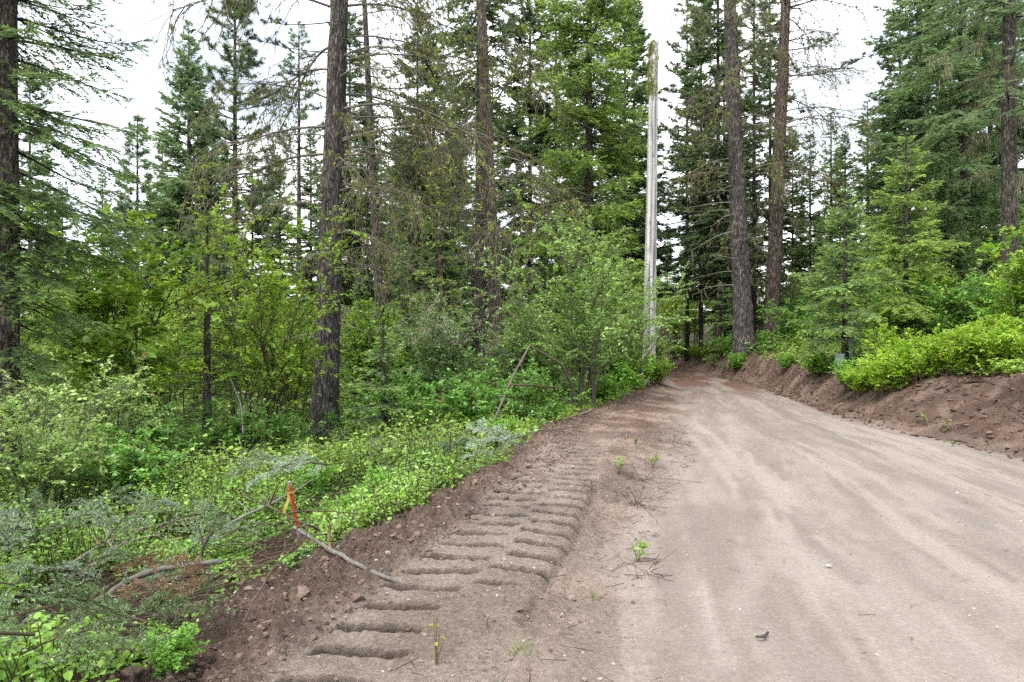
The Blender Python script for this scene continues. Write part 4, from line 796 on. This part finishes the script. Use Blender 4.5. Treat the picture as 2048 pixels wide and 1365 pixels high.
# a loose wire hanging from the branches right of the pole
def single_tube(name, pts, rad, col, mat, label, cat, group=None, sides=6, smooth=True, n=24, wob=0.0, seed=0, parent=None):
    pts = np.asarray(pts, float); d = np.r_[0, np.cumsum(np.linalg.norm(np.diff(pts, axis=0), axis=1))]; t = np.linspace(0, d[-1], n)
    # smooth interpolation
    P = np.stack([np.interp(t, d, pts[:, i]) for i in range(3)], -1)
    for _ in range(3): P[1:-1] = (P[:-2] + 2 * P[1:-1] + P[2:]) / 4
    if wob: P = P + np.cumsum(np.random.default_rng(seed).normal(0, wob, P.shape), 0) * np.sin(np.linspace(0, np.pi, n))[:, None]
    r = np.interp(np.linspace(0, 1, n), np.linspace(0, 1, len(np.atleast_1d(rad))), np.atleast_1d(rad))
    rngj = np.random.default_rng(seed + 3); jj = rngj.normal(0, 1, n + 4); jj = (jj[:-4] + jj[1:-3] + jj[2:-2] + jj[3:-1] + jj[4:]) / 5; J = 1 + .10 * jj[None, :, None, None] + .06 * rngj.normal(0, 1, (1, 1, sides, 1))
    mb = MB(); o0 = P.mean(0) if parent is None else np.zeros(3); o0 = P[0] if parent is None else o0
    tubes(mb, (P - o0)[None], r[None], sides, col, smooth, np.broadcast_to(J, (1, n, sides, 1)))
    # end caps
    for e, s in ((0, 1), (n - 1, -1)):
        c = (P - o0)[e]; vi = np.arange(sides) + e * sides; Vv = mb.V[0][vi]; mb.add(np.concatenate([Vv, [c]]), [[i, (i + 1) % sides, sides][::s] for i in range(sides)], np.asarray(col) * 1.3)
    o = link(name, mb.mesh(name), mat, parent, tuple(o0) if parent is None else (0, 0, 0))
    if parent is None: tag(o, label, cat, group)
    return o

# ================================================================== meter post and pedestal on the bank
def box(mb, c, s, col, bev=.006):
    x, y, z = np.asarray(s) / 2; b = bev
    o = np.array([[-x + b, -y], [x - b, -y], [x, -y + b], [x, y - b], [x - b, y], [-x + b, y], [-x, y - b], [-x, -y + b]])
    rings = []
    for zz, k in ((-z, 0), (z - b, 0), (z, b)): rings.append(np.c_[o * (1 - k / max(x, y)), np.full(8, zz)])
    V = np.concatenate(rings + [[[0, 0, -z]], [[0, 0, z]]]) + np.asarray(c); F = []
    for r in range(2):
        for i in range(8): j = (i + 1) % 8; F += [[r * 8 + i, r * 8 + j, r * 8 + 8 + j], [r * 8 + i, r * 8 + 8 + j, r * 8 + 8 + i]]
    for i in range(8): j = (i + 1) % 8; F += [[16 + i, 16 + j, 25], [j, i, 24]]
    mb.add(V, F, col)
M_METAL = tint_material('galvanised_paint', .55, 14, .15, .1); M_PAINT = tint_material('worn_paint', .7, 22, .45, .35)
p = at(1696, 17.9); p[2] -= .15
mp_ = link('meter_post', None, None, None, p); tag(mp_, 'pale grey service post half hidden by the young fir on the bank', 'post')
mb = MB(); box(mb, (0, 0, .62), (.12, .09, 1.24), (.27, .31, .32)); link('post', mb.mesh('post'), M_METAL, mp_)
mb = MB(); tubes(mb, np.array([[[.09, 0, 0], [.09, 0, .8], [.12, 0, 1.25], [.12, 0, 1.4]]]), np.array([[.024, .024, .024, .024]]), 10, (.36, .41, .43)); link('conduit', mb.mesh('conduit'), M_METAL, mp_)
mb = MB(); box(mb, (-.075, -.05, 1.1), (.04, .025, .05), (.45, .03, .02)); link('reflector', mb.mesh('reflector'), M_PAINT, mp_)
p = at(1679, 16.8); p[2] -= .42
pd = link('utility_pedestal', None, None, None, p); tag(pd, 'small grey-green utility pedestal among the bank bushes', 'pedestal')
mb = MB(); box(mb, (0, 0, .45), (.17, .14, .9), (.27, .35, .335)); link('body', mb.mesh('body'), M_METAL, pd)
mb = MB(); box(mb, (0, 0, .925), (.19, .16, .05), (.25, .33, .32)); link('cap', mb.mesh('cap'), M_METAL, pd)

# ================================================================== survey stake
def px(u, v, Y): return np.array([(u - 1024) / FPX * Y, Y, CAM_H - (v - 682.5) / FPX * Y])
def hit(u, v, up=0.0):
    Y = np.linspace(2, 70, 6801); x = (u - 1024) / FPX * Y; z = CAM_H - (v - 682.5) / FPX * Y
    Y = Y[::4]; x = x[::4]; z = z[::4]; return float(Y[np.argmax(z <= surf(x, Y) + up)])
Yb = hit(607, 1092); b_, t_ = px(607, 1092, Yb), px(578, 964, Yb - .12); b_[2] -= .12
stk = link('survey_stake', None, None, None, b_); tag(stk, 'leaning red-painted survey stake with yellow ribbon at the soil edge', 'stake')
ax_ = t_ - b_; n = 14; q = np.linspace(0, 1, n)
mb = MB(); cs = np.repeat(mixc(np.array([.42, .035, .022]), np.array([.36, .045, .03]), q)[None], 1, 0)
wear = vn(q * 9, q * 0, 3)[None]; cs = mixc(cs, np.array([.26, .25, .26]), np.clip(sstep(.5, .75, wear) * (q < .5)[None] + (q > .95)[None], 0, 1))
tubes(mb, (ax_[None] * q[:, None])[None], np.where(q > .93, .019, .0165)[None], 8, cs)
mb.add(np.concatenate([mb.V[0][-8:], [ax_]]), [[i, (i + 1) % 8, 8] for i in range(8)], (.30, .29, .29))
link('shaft', mb.mesh('shaft'), M_PAINT, stk)
tn = nrm(ax_); kp = ax_ * .87
mb = MB(); s = np.linspace(0, 2 * np.pi, 17); u1 = nrm(np.cross(tn, UP)); w1 = np.cross(tn, u1)
rg_ = kp + (u1 * np.cos(s)[:, None] + w1 * np.sin(s)[:, None]) * .0225
Vb = np.concatenate([rg_ - tn * .012, rg_ + tn * .012]); mb.add(Vb, [f for i in range(16) for f in ([i, i + 1, i + 18], [i, i + 18, i + 17])], (.60, .20, .05)); link('ribbon_band', mb.mesh('ribbon_band'), M_PAINT, stk)
mb = MB(); m = 16; q = np.linspace(0, 1, m); cl = kp + np.array([-.02, -.015, 0]) + np.stack([-.028 * q + .010 * np.sin(q * 5), -.012 * q + .008 * np.sin(q * 7), -.205 * q], -1); wd = np.stack([.0155 * (.55 + .5 * q), .006 * np.sin(q * 4), .001 * q], -1)
mb.add(np.concatenate([cl - wd, cl + wd]), [f for i in range(m - 1) for f in ([i, i + 1, i + m + 1], [i, i + m + 1, i + m])], mixc(np.array([.62, .47, .06]), np.array([.60, .30, .05]), np.tile(sstep(.85, 1, q), 2)), True)
link('ribbon_tail', mb.mesh('ribbon_tail'), leaf_material('ribbon_plastic', .35, .08, .3, 0), stk)

# ================================================================== sticks, slash and cut boughs
GRY, BRN, PALE = (.19, .165, .145), (.085, .062, .045), (.36, .31, .26)
def stick(label, pix, rad, col, lift=0.0, name='fallen_branch', cat='branch', n=24, wob=.004, seed=0, twigs=0, group=None, sides=7):
    P = np.array([px(*q) if len(q) == 3 else px(*q, hit(*q, lift)) + np.array([0, 0, .035]) for q in pix]); o = single_tube(name, P, rad, col, M_WOOD, label, cat, group, sides, True, n, wob, seed)
    if twigs:
        rng = np.random.default_rng(seed + 50); mb = MB(); T = grow(rng, (P - P[0])[None], twigs, .1, 1, .15, .55, .7, .1, -.1, 5)
        tubes(mb, T, np.linspace(.006, .002, 5)[None], 4, np.asarray(col) * .9); T2 = grow(rng, T, twigs * 2, .3, 1, .06, .25, .7, 0, -.1, 4); tubes(mb, T2, np.linspace(.003, .0015, 4)[None], 3, np.asarray(col) * .8)
        tag(link('side_twigs', mb.mesh('side_twigs'), M_WOOD, o), kind='stuff')
    return o
stick('peeled grey branch lying across the soil edge below the red stake', [(588, 1055, hit(650, 1105) + .25), (650, 1105), (690, 1127), (740, 1154), (795, 1176)], [.012, .014, .015, .014, .013], (.155, .14, .13), seed=1)
stick('short upright stub standing at the middle of the peeled branch', [(662, 1118), (660, 1075, 4.75), (662, 1048, 4.75)], [.010, .013, .010], (.17, .11, .075), seed=2, n=10, name='stub', cat='stick')
stick('thick curved grey branch arching out of the slash at lower left', [(145, 1262), (185, 1222), (235, 1185), (280, 1163), (340, 1150), (440, 1136)], [.013, .018, .019, .017, .012], (.13, .115, .105), lift=.30, seed=3)
stick('dark forked branch lying just below the curved grey branch', [(262, 1168), (300, 1182), (345, 1172), (410, 1160)], [.011, .014, .012, .008], (.065, .052, .046), lift=.30, seed=4)
stick('pale bleached stick upright in the slash at the left edge', [(34, 1130, hit(34, 1130) - .2), (24, 1080, hit(34, 1130) - .2), (42, 1030, hit(34, 1130) - .2), (50, 985, hit(34, 1130) - .2)], [.009, .008, .006, .004], (.28, .25, .22), lift=.42, seed=5)
stick('pale thin stick leaning above the slash heap', [(240, 1015, hit(240, 1015) - .2), (248, 985, hit(240, 1015) - .2), (268, 942, hit(240, 1015) - .2)], [.010, .009, .006], PALE, lift=.42, seed=6)
stick('long thin branch sloping over the slash heap', [(125, 1150), (200, 1095), (260, 1067), (335, 1052), (400, 1040)], [.011, .012, .009, .006], (.21, .175, .14), lift=.30, seed=7, twigs=6)
stick('second thin branch sloping just under the long one', [(165, 1152), (230, 1105), (280, 1082), (320, 1078)], [.009, .010, .008, .005], (.22, .18, .14), lift=.30, seed=8, twigs=4)
stick('grey twiggy branch pointing at the red stake', [(455, 1058), (500, 1032), (540, 1018), (600, 985), (650, 950)], [.013, .012, .009, .005, .003], (.22, .20, .18), lift=.30, seed=9, twigs=8)
stick('thin dark twig crossing behind the red stake', [(480, 985), (530, 1015), (590, 1045), (640, 1075)], [.006, .006, .005, .004], BRN, lift=.42, seed=10, twigs=6)
stick('thin dark sapling stem bent over the soil edge below the stake', [(488, 1260), (515, 1205), (560, 1140), (612, 1085)], [.005, .005, .004, .003], BRN, lift=.30, seed=11)
stick('dark upright branch stub in the slash', [(398, 1135, hit(398, 1135) - .2), (405, 1095, hit(398, 1135) - .2), (425, 1060, hit(398, 1135) - .2), (445, 1015, hit(398, 1135) - .2)], [.017, .014, .010, .005], (.07, .055, .048), lift=.42, seed=12, twigs=5)
stick('bent dead branch forming an arch in front of the big rounded shrub', [(1150, 800, 13.6), (1140, 765, 13.5), (1118, 728, 13.3), (1090, 712, 13.1), (1058, 692, 12.9)], [.036, .033, .028, .024, .02], (.09, .07, .055), seed=13, twigs=8)
stick('long dead pole leaning down left from the bent arch', [(1060, 690, 12.8), (1035, 738, 12.2), (1008, 800, 11.6), (985, 850, 11.0), (978, 880, 10.6)], [.018, .022, .021, .018, .012], (.12, .10, .08), seed=14, twigs=12)
stick('horizontal dead stick under the bent arch', [(1015, 770, 12.4), (1070, 772, 12.6), (1125, 776, 13)], [.02, .022, .018], BRN, seed=15, twigs=5)
stick('broken log end lying at the soil edge under the big rounded shrub', [(1088, 842), (1105, 832), (1122, 822)], [.055, .06, .055], (.20, .16, .125), seed=16, name='log', cat='log', sides=10)
stick('thin pale stick on the soil below the big rounded shrub', [(1128, 843), (1150, 835), (1185, 822)], [.018, .018, .012], (.24, .19, .15), seed=17)
stick('bare grey branch in the undergrowth left of the thick trunk', [(462, 760, 13), (480, 810, 12.6), (486, 868, 12.2)], [.008, .011, .013], (.22, .20, .185), seed=18)
stick('leaning grey dead stem behind the crooked sapling', [(180, 842, 12.4), (210, 790, 12.6), (240, 720, 12.9), (258, 690, 13)], [.045, .04, .03, .02], (.22, .20, .18), seed=19)
stick('small dark stick lying on the near road', [(1512, 1288), (1525, 1290), (1536, 1279)], [.006, .008, .006], (.06, .05, .045), seed=20, n=8, cat='stick')
stick('half-buried orange-brown split root in the bank soil', [(1918, 768), (1932, 760), (1948, 754)], [.012, .022, .012], (.20, .115, .065), seed=21, name='root', cat='root', n=10)
stick('long dark root trailing in the bank soil below the bushes', [(1860, 785), (1900, 775), (1945, 766), (1990, 774)], [.012, .02, .018, .008], (.06, .045, .035), seed=22, name='root', cat='root', twigs=8)
# log piece by the lower-left edge
def bough_mesh(seed, L, under=.5, green=(.15, .24, .09)):
    """a cut conifer bough, needles modelled singly"""
    rng = np.random.default_rng(seed); mb = MB(); q = np.linspace(0, 1, 8)
    main = np.stack([L * q, .08 * L * np.sin(q * 2.5), L * (.16 * np.sin(np.pi * q))], -1)[None]; tubes(mb, main, (.010 * (1 - .7 * q))[None], 4, (.10, .075, .05))
    k = int(L / .035); s = rng.uniform(.08, 1, k); sg = np.where(np.arange(k) % 2 == 0, 1., -1.); i = np.minimum((s * 7).astype(int), 6); f = (s * 7 - i)[:, None]
    p = main[0, i] * (1 - f) + main[0, i + 1] * f; tg = nrm(main[0, i + 1] - main[0, i]); sd = nrm(np.cross(tg, UP)); d = nrm(tg * .7 + sd * (sg * .75)[:, None] + UP * rng.normal(0, .2, k)[:, None]); lt = (.45 * L * (1 - s) ** .8 + .06) * rng.uniform(.6, 1.1, k)
    # sub twigs
    nk = np.maximum(2, (lt / .05).astype(int)); b = np.repeat(np.arange(k), nk); m = len(b); r = rng.uniform(.15, 1, m); d2 = nrm(d[b] * .75 + nrm(np.cross(d[b], UP)) * rng.choice([-.7, .7], m)[:, None] + UP * rng.normal(0, .2, m)[:, None]); l2 = (lt[b] * .35 * (1.1 - r) + .03)
    st = np.concatenate([p, p[b] + d[b] * (lt[b] * r)[:, None]]); dd = np.concatenate([d, d2]); ll = np.concatenate([lt, l2])
    tubes(mb, np.stack([st, st + dd * ll[:, None]], 1), np.array([[.003, .0015]]), 3, (.11, .085, .05))
    nn = np.maximum(4, (ll / .0075).astype(int)); c = np.repeat(np.arange(len(st)), nn); n = len(c); qq = rng.uniform(0, 1, n); sdn = nrm(np.cross(dd[c], UP + .01))
    D = nrm(dd[c] * .6 + sdn * rng.choice([-1., 1.], n)[:, None] * rng.uniform(.5, 1, n)[:, None] + UP * rng.normal(.0, .3, n)[:, None])
    silver = rng.uniform(size=n) < under
    col = np.where(silver[:, None], np.array([.40, .50, .40]), np.asarray(green)) * rng.uniform(.7, 1.25, n)[:, None]
    blades(mb, st[c] + dd[c] * (ll[c] * qq)[:, None], D, nrm(UP * .6 + rng.normal(0, .7, (n, 3))), rng.uniform(.030, .052, n), np.full(n, .0078), col)
    return mb.mesh('cut_bough')
BM = [bough_mesh(600, .8, .65), bough_mesh(601, .95, .45), bough_mesh(602, .8, .2), bough_mesh(603, 1.0, .12), bough_mesh(604, .8, .05, (.20, .115, .06))]
rb = np.random.default_rng(9)
def boughs(lst, label, group, up=(.35, .6)):
    order = sorted(range(len(lst)), key=lambda i: lst[i][0])
    for ii, (u, v, Y, k, sc) in enumerate(lst):
        Y = hit(u, v + 10, rb.uniform(*up)); sc = sc * .72
        o = link('cut_bough', BM[k], M_NEEDLE, None, px(u, v, Y), (rb.normal(0, .35), rb.uniform(-.2, .35), rb.uniform(0, 6.28)), sc); tag(o, label + ', ' + nth(order.index(ii)), 'bough', group)
boughs([(500, 905, 6.9, 1, 1.0), (560, 880, 7.2, 0, 1.0), (610, 868, 7.4, 0, 1.1), (640, 900, 7.0, 0, 1.0), (690, 880, 7.2, 0, 1.1), (730, 890, 7.0, 1, .9), (660, 930, 6.6, 0, .9), (580, 930, 6.6, 1, 1.0), (540, 945, 6.4, 1, .9), (745, 870, 7.4, 0, .8)],
       'silvery cut fir bough in the heap behind the red stake', 'silvery boughs behind the stake')
boughs([(930, 865, 8.2, 0, .9), (965, 890, 8.0, 0, .9), (985, 915, 7.8, 1, .8), (900, 895, 7.9, 2, .9), (950, 920, 7.6, 0, .8)], 'cut fir bough drooping over the soil edge below the dead pole', 'boughs at the soil edge')
boughs([(60, 1030, 4.9, 1, 1.0), (120, 1015, 5.0, 0, 1.0), (190, 1010, 5.1, 1, 1.0), (230, 1030, 5.0, 0, .9), (90, 1060, 4.6, 1, 1.0), (160, 1060, 4.7, 2, 1.0), (40, 1090, 4.4, 1, 1.0), (250, 1060, 4.8, 3, .9), (300, 1070, 4.8, 2, .8), (10, 1045, 4.7, 2, 1.0), (210, 1085, 4.5, 1, .9), (120, 1100, 4.3, 3, .9)],
       'grey-green cut bough in the slash heap at the left edge', 'slash heap boughs', (.2, .65))
boughs([(30, 1170, 3.7, 3, .9), (80, 1190, 3.6, 3, .9), (20, 1240, 3.4, 3, .8), (120, 1210, 3.6, 3, .8), (70, 1270, 3.35, 3, .75), (140, 1160, 3.85, 2, .8), (40, 1310, 3.2, 3, .7), (0, 1200, 3.5, 2, .9)],
       'dark green cut bough in the near lower left corner', 'near corner boughs', (.2, .6))
boughs([(300, 925, 7.2, 3, 1.1), (350, 900, 7.6, 3, 1.1), (250, 915, 7.4, 2, 1.1), (400, 930, 7.0, 3, 1.0), (220, 945, 6.8, 2, 1.0)], 'dark cut bough in the undergrowth above the slash heap', 'upper slash boughs')
boughs([(255, 1120, 0, 4, .9), (330, 1125, 0, 2, .9), (300, 1160, 0, 4, .8), (380, 1100, 0, 1, .9), (215, 1165, 0, 1, .9), (360, 1175, 0, 2, .8), (430, 1150, 0, 4, .7), (275, 1200, 0, 3, .8)], 'dry or drooping cut bough around the curved grey branch', 'boughs around the curved branch', (.06, .28))
# split log
P = np.array([px(318, 1240, hit(318, 1240)), px(372, 1228, hit(372, 1228)), px(425, 1212, hit(425, 1212))])
single_tube('log', P, [.05, .055, .05], (.10, .075, .055), M_WOOD, 'rotten brown log piece half buried below the curved grey branch', 'log', None, 14, True, 14, .003, 31)

# ================================================================== seedlings, tufts, litter
def seedling(label, u, v, Y, h, nl, leaf, seed, col=(.20, .36, .03)):
    rng = np.random.default_rng(seed); Y = hit(u, v); q = px(u, v, Y); x, y = q[0], q[1]; root = link('seedling', None, None, None, (x, y, float(surf(x, y)[0]))); tag(root, label, 'seedling')
    mb = MB(); ns = 4; a = rng.uniform(0, 6.28, ns); t = np.linspace(0, 1, 5)[None, :, None]; tip = np.stack([np.cos(a) * .25 * h, np.sin(a) * .25 * h, h * rng.uniform(.6, 1, ns)], -1); S = tip[:, None] * t; S[:, 0, 2] = -.03
    tubes(mb, S, np.linspace(.003, .0015, 5)[None], 4, (.12, .09, .04)); link('stems', mb.mesh('stems'), M_WOOD, root)
    mb = MB(); b = rng.integers(0, ns, nl); s = rng.uniform(.35, 1, nl); p = S[b, -1] * s[:, None]; aa = rng.uniform(0, 6.28, nl); D = nrm(np.stack([np.cos(aa), np.sin(aa), rng.uniform(-.1, .6, nl)], -1))
    leaves(mb, p, D, nrm(UP + rng.normal(0, .3, (nl, 3))), leaf * rng.uniform(.6, 1.2, nl), leaf * .6 * rng.uniform(.7, 1.1, nl), np.asarray(col) * rng.uniform(.75, 1.3, nl)[:, None], True); link('leaves', mb.mesh('leaves'), M_LEAF, root)
seedling('bright green seedling alone between track imprint and road', 1276, 1125, 4.63, .17, 22, .055, 1)
seedling('spindly seedling with few leaves at the near end of the track imprint', 872, 1340, 3.1, .22, 6, .035, 2, (.26, .33, .04))
seedling('leafy seedling left one of the pair by the dead stems', 1238, 950, 7.4, .24, 34, .05, 3)
seedling('leafy seedling right one of the pair by the dead stems', 1306, 940, 7.7, .22, 26, .05, 4)
seedling('low leafy seedling on the far shoulder', 1272, 890, 9.6, .12, 30, .04, 5, (.14, .24, .05))
seedling('small seedling at the foot of the bank near the road edge', 1852, 852, 10.9, .2, 24, .05, 6)
seedling('yellowish seedling lower on the bank toe', 1890, 868, 10.4, .22, 16, .05, 7, (.25, .36, .04))
seedling('seedling on the road edge below the bank', 1905, 893, 9.7, .10, 18, .04, 8, (.15, .28, .06))
def twiggy(label, u, v, Y, h, n, seed):
    rng = np.random.default_rng(seed); Y = hit(u, v); q = px(u, v, Y); x, y = q[0], q[1]; a = rng.uniform(0, 6.28, n); r = rng.uniform(.2, 1.1, n) * h
    n = int(n * .3); a = a[:n]; r = r[:n] * 1.3; S = np.linspace(0, 1, 5)[None, :, None] * np.stack([np.cos(a) * r, np.sin(a) * r, h * rng.uniform(.4, 1, n)], -1)[:, None] + rng.normal(0, .012, (n, 5, 3)); S[:, 0] = np.stack([rng.normal(0, .22, n), rng.normal(0, .22, n), np.full(n, -.03)], -1)
    mb = MB(); tubes(mb, S, np.linspace(.0026, .0012, 5)[None], 3, (.10, .072, .058)); T = grow(rng, S, n * 2, .3, 1, .05, .16, .6, .1, 0, 3); tubes(mb, T, np.array([[.002, .0015, .001]]), 3, (.08, .055, .045))
    o = link('dead_stems', mb.mesh('dead_stems'), M_WOOD, None, (x, y, float(surf(x, y)[0]))); tag(o, label, 'dead plant')
twiggy('dry dark twig clump beside the leafy seedling pair', 1285, 965, 7.1, .26, 40, 1); twiggy('dry twig clump on the far shoulder near the road edge', 1345, 890, 9.6, .3, 40, 2)
twiggy('scattered dry stems between imprint and road', 1270, 1015, 6.1, .18, 40, 3); twiggy('dry stems beside the lone bright seedling', 1290, 1160, 4.4, .12, 26, 4); twiggy('dry stems low on the far shoulder by the imprint', 1180, 985, 6.8, .14, 22, 5)
def tuft(label, u, v, Y, h, n, seed):
    rng = np.random.default_rng(seed); Y = hit(u, v); q = px(u, v, Y); x, y = q[0], q[1]; a = rng.uniform(0, 6.28, n); mb = MB(); D = nrm(np.stack([np.cos(a) * rng.uniform(.2, 1.2, n), np.sin(a) * rng.uniform(.2, 1.2, n), np.ones(n)], -1))
    blades(mb, np.stack([rng.normal(0, .03, n), rng.normal(0, .03, n), np.full(n, -.01)], -1), D, rnd_dirs(rng, n), h * rng.uniform(.5, 1.1, n), np.full(n, .006), mixc(np.array([.14, .22, .06]), np.array([.30, .27, .12]), rng.uniform(0, 1, n)))
    o = link('grass_tuft', mb.mesh('grass_tuft'), M_LEAF, None, (x, y, float(surf(x, y)[0]))); tag(o, label, 'grass')
tuft('sparse grass tuft near the lower right of the imprint', 1185, 1200, 4.0, .12, 26, 1); tuft('dry grass tuft at the imprint edge in the foreground', 1040, 1300, 3.35, .10, 30, 2); tuft('small grass tuft right of the imprint', 1215, 1240, 3.75, .08, 18, 3)
tuft('grass tuft on the road edge left side', 1385, 925, 8.5, .1, 20, 4); tuft('grass tuft at the bank foot', 1648, 800, 17, .16, 60, 5)
# pebbles, clods, needles and twig litter -----------------------------------------------
ICO_V = nrm(np.array([[-1, 1.618, 0], [1, 1.618, 0], [-1, -1.618, 0], [1, -1.618, 0], [0, -1, 1.618], [0, 1, 1.618], [0, -1, -1.618], [0, 1, -1.618], [1.618, 0, -1], [1.618, 0, 1], [-1.618, 0, -1], [-1.618, 0, 1]]))
ICO_F = np.array([[0, 11, 5], [0, 5, 1], [0, 1, 7], [0, 7, 10], [0, 10, 11], [1, 5, 9], [5, 11, 4], [11, 10, 2], [10, 7, 6], [7, 1, 8], [3, 9, 4], [3, 4, 2], [3, 2, 6], [3, 6, 8], [3, 8, 9], [4, 9, 5], [2, 4, 11], [6, 2, 10], [8, 6, 7], [9, 8, 1]])
def lumps(mb, pts, size, col, rng, jag=.25, flat=.65, sink=.25, smooth=False, zoff=None):
    n = len(pts); V = ICO_V[None] * (1 + rng.normal(0, jag, (n, 12, 1))) * rng.uniform(.7, 1.3, (n, 1, 3)) * np.array([1, 1, flat]) * size[:, None, None]
    a = rng.uniform(0, 6.28, n); ca, sa = np.cos(a)[:, None], np.sin(a)[:, None]; V = np.stack([V[..., 0] * ca - V[..., 1] * sa, V[..., 0] * sa + V[..., 1] * ca, V[..., 2]], -1)
    z = surf(pts[:, 0], pts[:, 1]) + (0 if zoff is None else zoff); V = V + np.stack([pts[:, 0], pts[:, 1], z + size * flat * (1 - 2 * sink)], -1)[:, None]
    mb.add(V, (np.arange(n)[:, None, None] * 12 + ICO_F[None]).reshape(-1, 3), np.repeat(col, 12, 0), smooth)
rng = np.random.default_rng(800)
def band(n, y0, y1, fa, fb, pw=1.5):
    y = y0 + (y1 - y0) * rng.uniform(0, 1, n) ** pw; lo, hi = fa(y), fb(y); return np.stack([lo + (hi - lo) * rng.uniform(0, 1, n), y], -1)
fB = lambda y: ip(BX, y); fL = lambda y: ip(LX, y); fR = lambda y: ip(RX, y)
# clods on the left shoulder slope and along the bank
mb = MB(); q = band(3400, 2.6, 12, lambda y: fB(y) - .35, lambda y: fB(y) + .75); lumps(mb, q, rng.gamma(1.8, .0042, len(q)) + .003, np.array([.15, .108, .085]) * rng.uniform(.6, 1.35, len(q))[:, None], rng)
q = band(1300, 2.6, 14, lambda y: fB(y) + .5, fL); lumps(mb, q, rng.gamma(1.6, .0028, len(q)) + .002, np.array([.17, .128, .102]) * rng.uniform(.6, 1.4, len(q))[:, None], rng)
tag(link('shoulder_clods', mb.mesh('shoulder_clods'), M_CLOD), 'crumbled brown soil clods along the left soil edge', 'soil', kind='stuff')
mb = MB(); q = band(3000, 8, 28, lambda y: fR(y) - .25, lambda y: fR(y) + ip(WB, y) + .3, 1.2); lumps(mb, q, rng.gamma(1.6, .009, len(q)) + .006, mixc(np.array([.135, .085, .064]), np.array([.06, .042, .032]), rng.uniform(0, 1, len(q)) ** 1.5) * rng.uniform(.7, 1.35, len(q))[:, None], rng)
tag(link('bank_clods', mb.mesh('bank_clods'), M_CLOD), 'reddish brown soil clods on the right bank', 'soil', kind='stuff')
mb = MB(); q = band(900, 2.6, 14, fB, fL); lumps(mb, q, rng.gamma(1.6, .002, len(q)) + .0022, mixc(np.array([.40, .34, .29]), np.array([.24, .19, .16]), rng.uniform(0, 1, len(q))), rng, .12, .7, .2)
q = band(2200, 2.6, 16, fL, fR, 1.6); lumps(mb, q, rng.gamma(1.3, .0016, len(q)) + .0014, mixc(np.array([.48, .42, .37]), np.array([.22, .17, .14]), rng.uniform(0, 1, len(q))), rng, .12, .7, .2)
tag(link('pebbles', mb.mesh('pebbles'), M_CLOD), 'small pale grit pebbles on soil and road', 'pebbles', kind='stuff')
def litter(n, y0, y1, fa, fb, l0, l1, r, col, zo=.006, tilt=.2, pw=1.5):
    q = band(n, y0, y1, fa, fb, pw); a = rng.uniform(0, 6.28, n); L = rng.uniform(l0, l1, n); d = np.stack([np.cos(a), np.sin(a), rng.normal(0, tilt, n)], -1) * L[:, None]; c = np.stack([q[:, 0], q[:, 1], surf(q[:, 0], q[:, 1]) + zo], -1)
    m = c + np.stack([rng.normal(0, .12, n) * L, rng.normal(0, .12, n) * L, np.abs(rng.normal(0, .06, n)) * L], -1)
    tubes(mb, np.stack([c - d / 2, m, c + d / 2], 1), np.array([[1, .9, .5]]) * (r * rng.uniform(.6, 1.4, n))[:, None], 4, np.repeat((mixc(np.asarray(col), np.asarray(col) * 2.2, rng.uniform(0, 1, n) ** 2))[:, None], 3, 1))
mb = MB()
litter(300, 2.6, 12, lambda y: fB(y) - .2, lambda y: fL(y) + .15, .04, .20, .0022, (.07, .05, .04), .02); litter(170, 4.5, 13, lambda y: fL(y) - .75, lambda y: fL(y) + .1, .05, .18, .0022, (.085, .062, .05), .012, .2)
litter(260, 2.6, 22, fL, fR, .02, .09, .0014, (.09, .065, .05), .006, .08); litter(420, 8, 28, lambda y: fR(y) - .2, lambda y: fR(y) + ip(WB, y) + .5, .08, .5, .005, (.085, .058, .042), .03, .4, 1.2); litter(260, 9, 22, lambda y: fR(y) + ip(WB, y) - .35, lambda y: fR(y) + ip(WB, y) + .25, .2, .7, .006, (.06, .042, .032), .06, .6, 1.2)
litter(260, 10, 20, lambda y: fB(y) - .4, lambda y: fB(y) + .6, .1, .5, .005, (.08, .06, .045), .04, .3, 1.0)
q_ = 420; litter(700, 3, 9, lambda y: fB(y) - 3.2, fB, .1, .6, .004, (.075, .052, .04), .10, .35, 1.0)
tag(link('twig_litter', mb.mesh('twig_litter'), M_WOOD), 'broken twigs and root bits strewn over soil and slash', 'twigs', kind='stuff')
mb = MB(); s = np.array([[1.35, 5.35], [.05, 3.85], [-.62, 4.9], [2.02, 3.35], [.55, 6.6]]); lumps(mb, s[2:3], np.array([.02]), np.array([[.34, .17, .11]]), rng, .1, .8, .2)
tag(link('orange_stone', mb.mesh('orange_stone'), M_CLOD), 'small orange-brown stone on the near soil slope', 'stone')
q = px(1657, 1148, 4.4); mb = MB(); lumps(mb, np.array([[q[0], q[1]]]), np.array([.018]), np.array([[.50, .49, .46]]), rng, .06, .55, .2, True, .01)
tag(link('white_stone', mb.mesh('white_stone'), M_CLOD), 'small whitish stone on the middle of the road', 'stone')
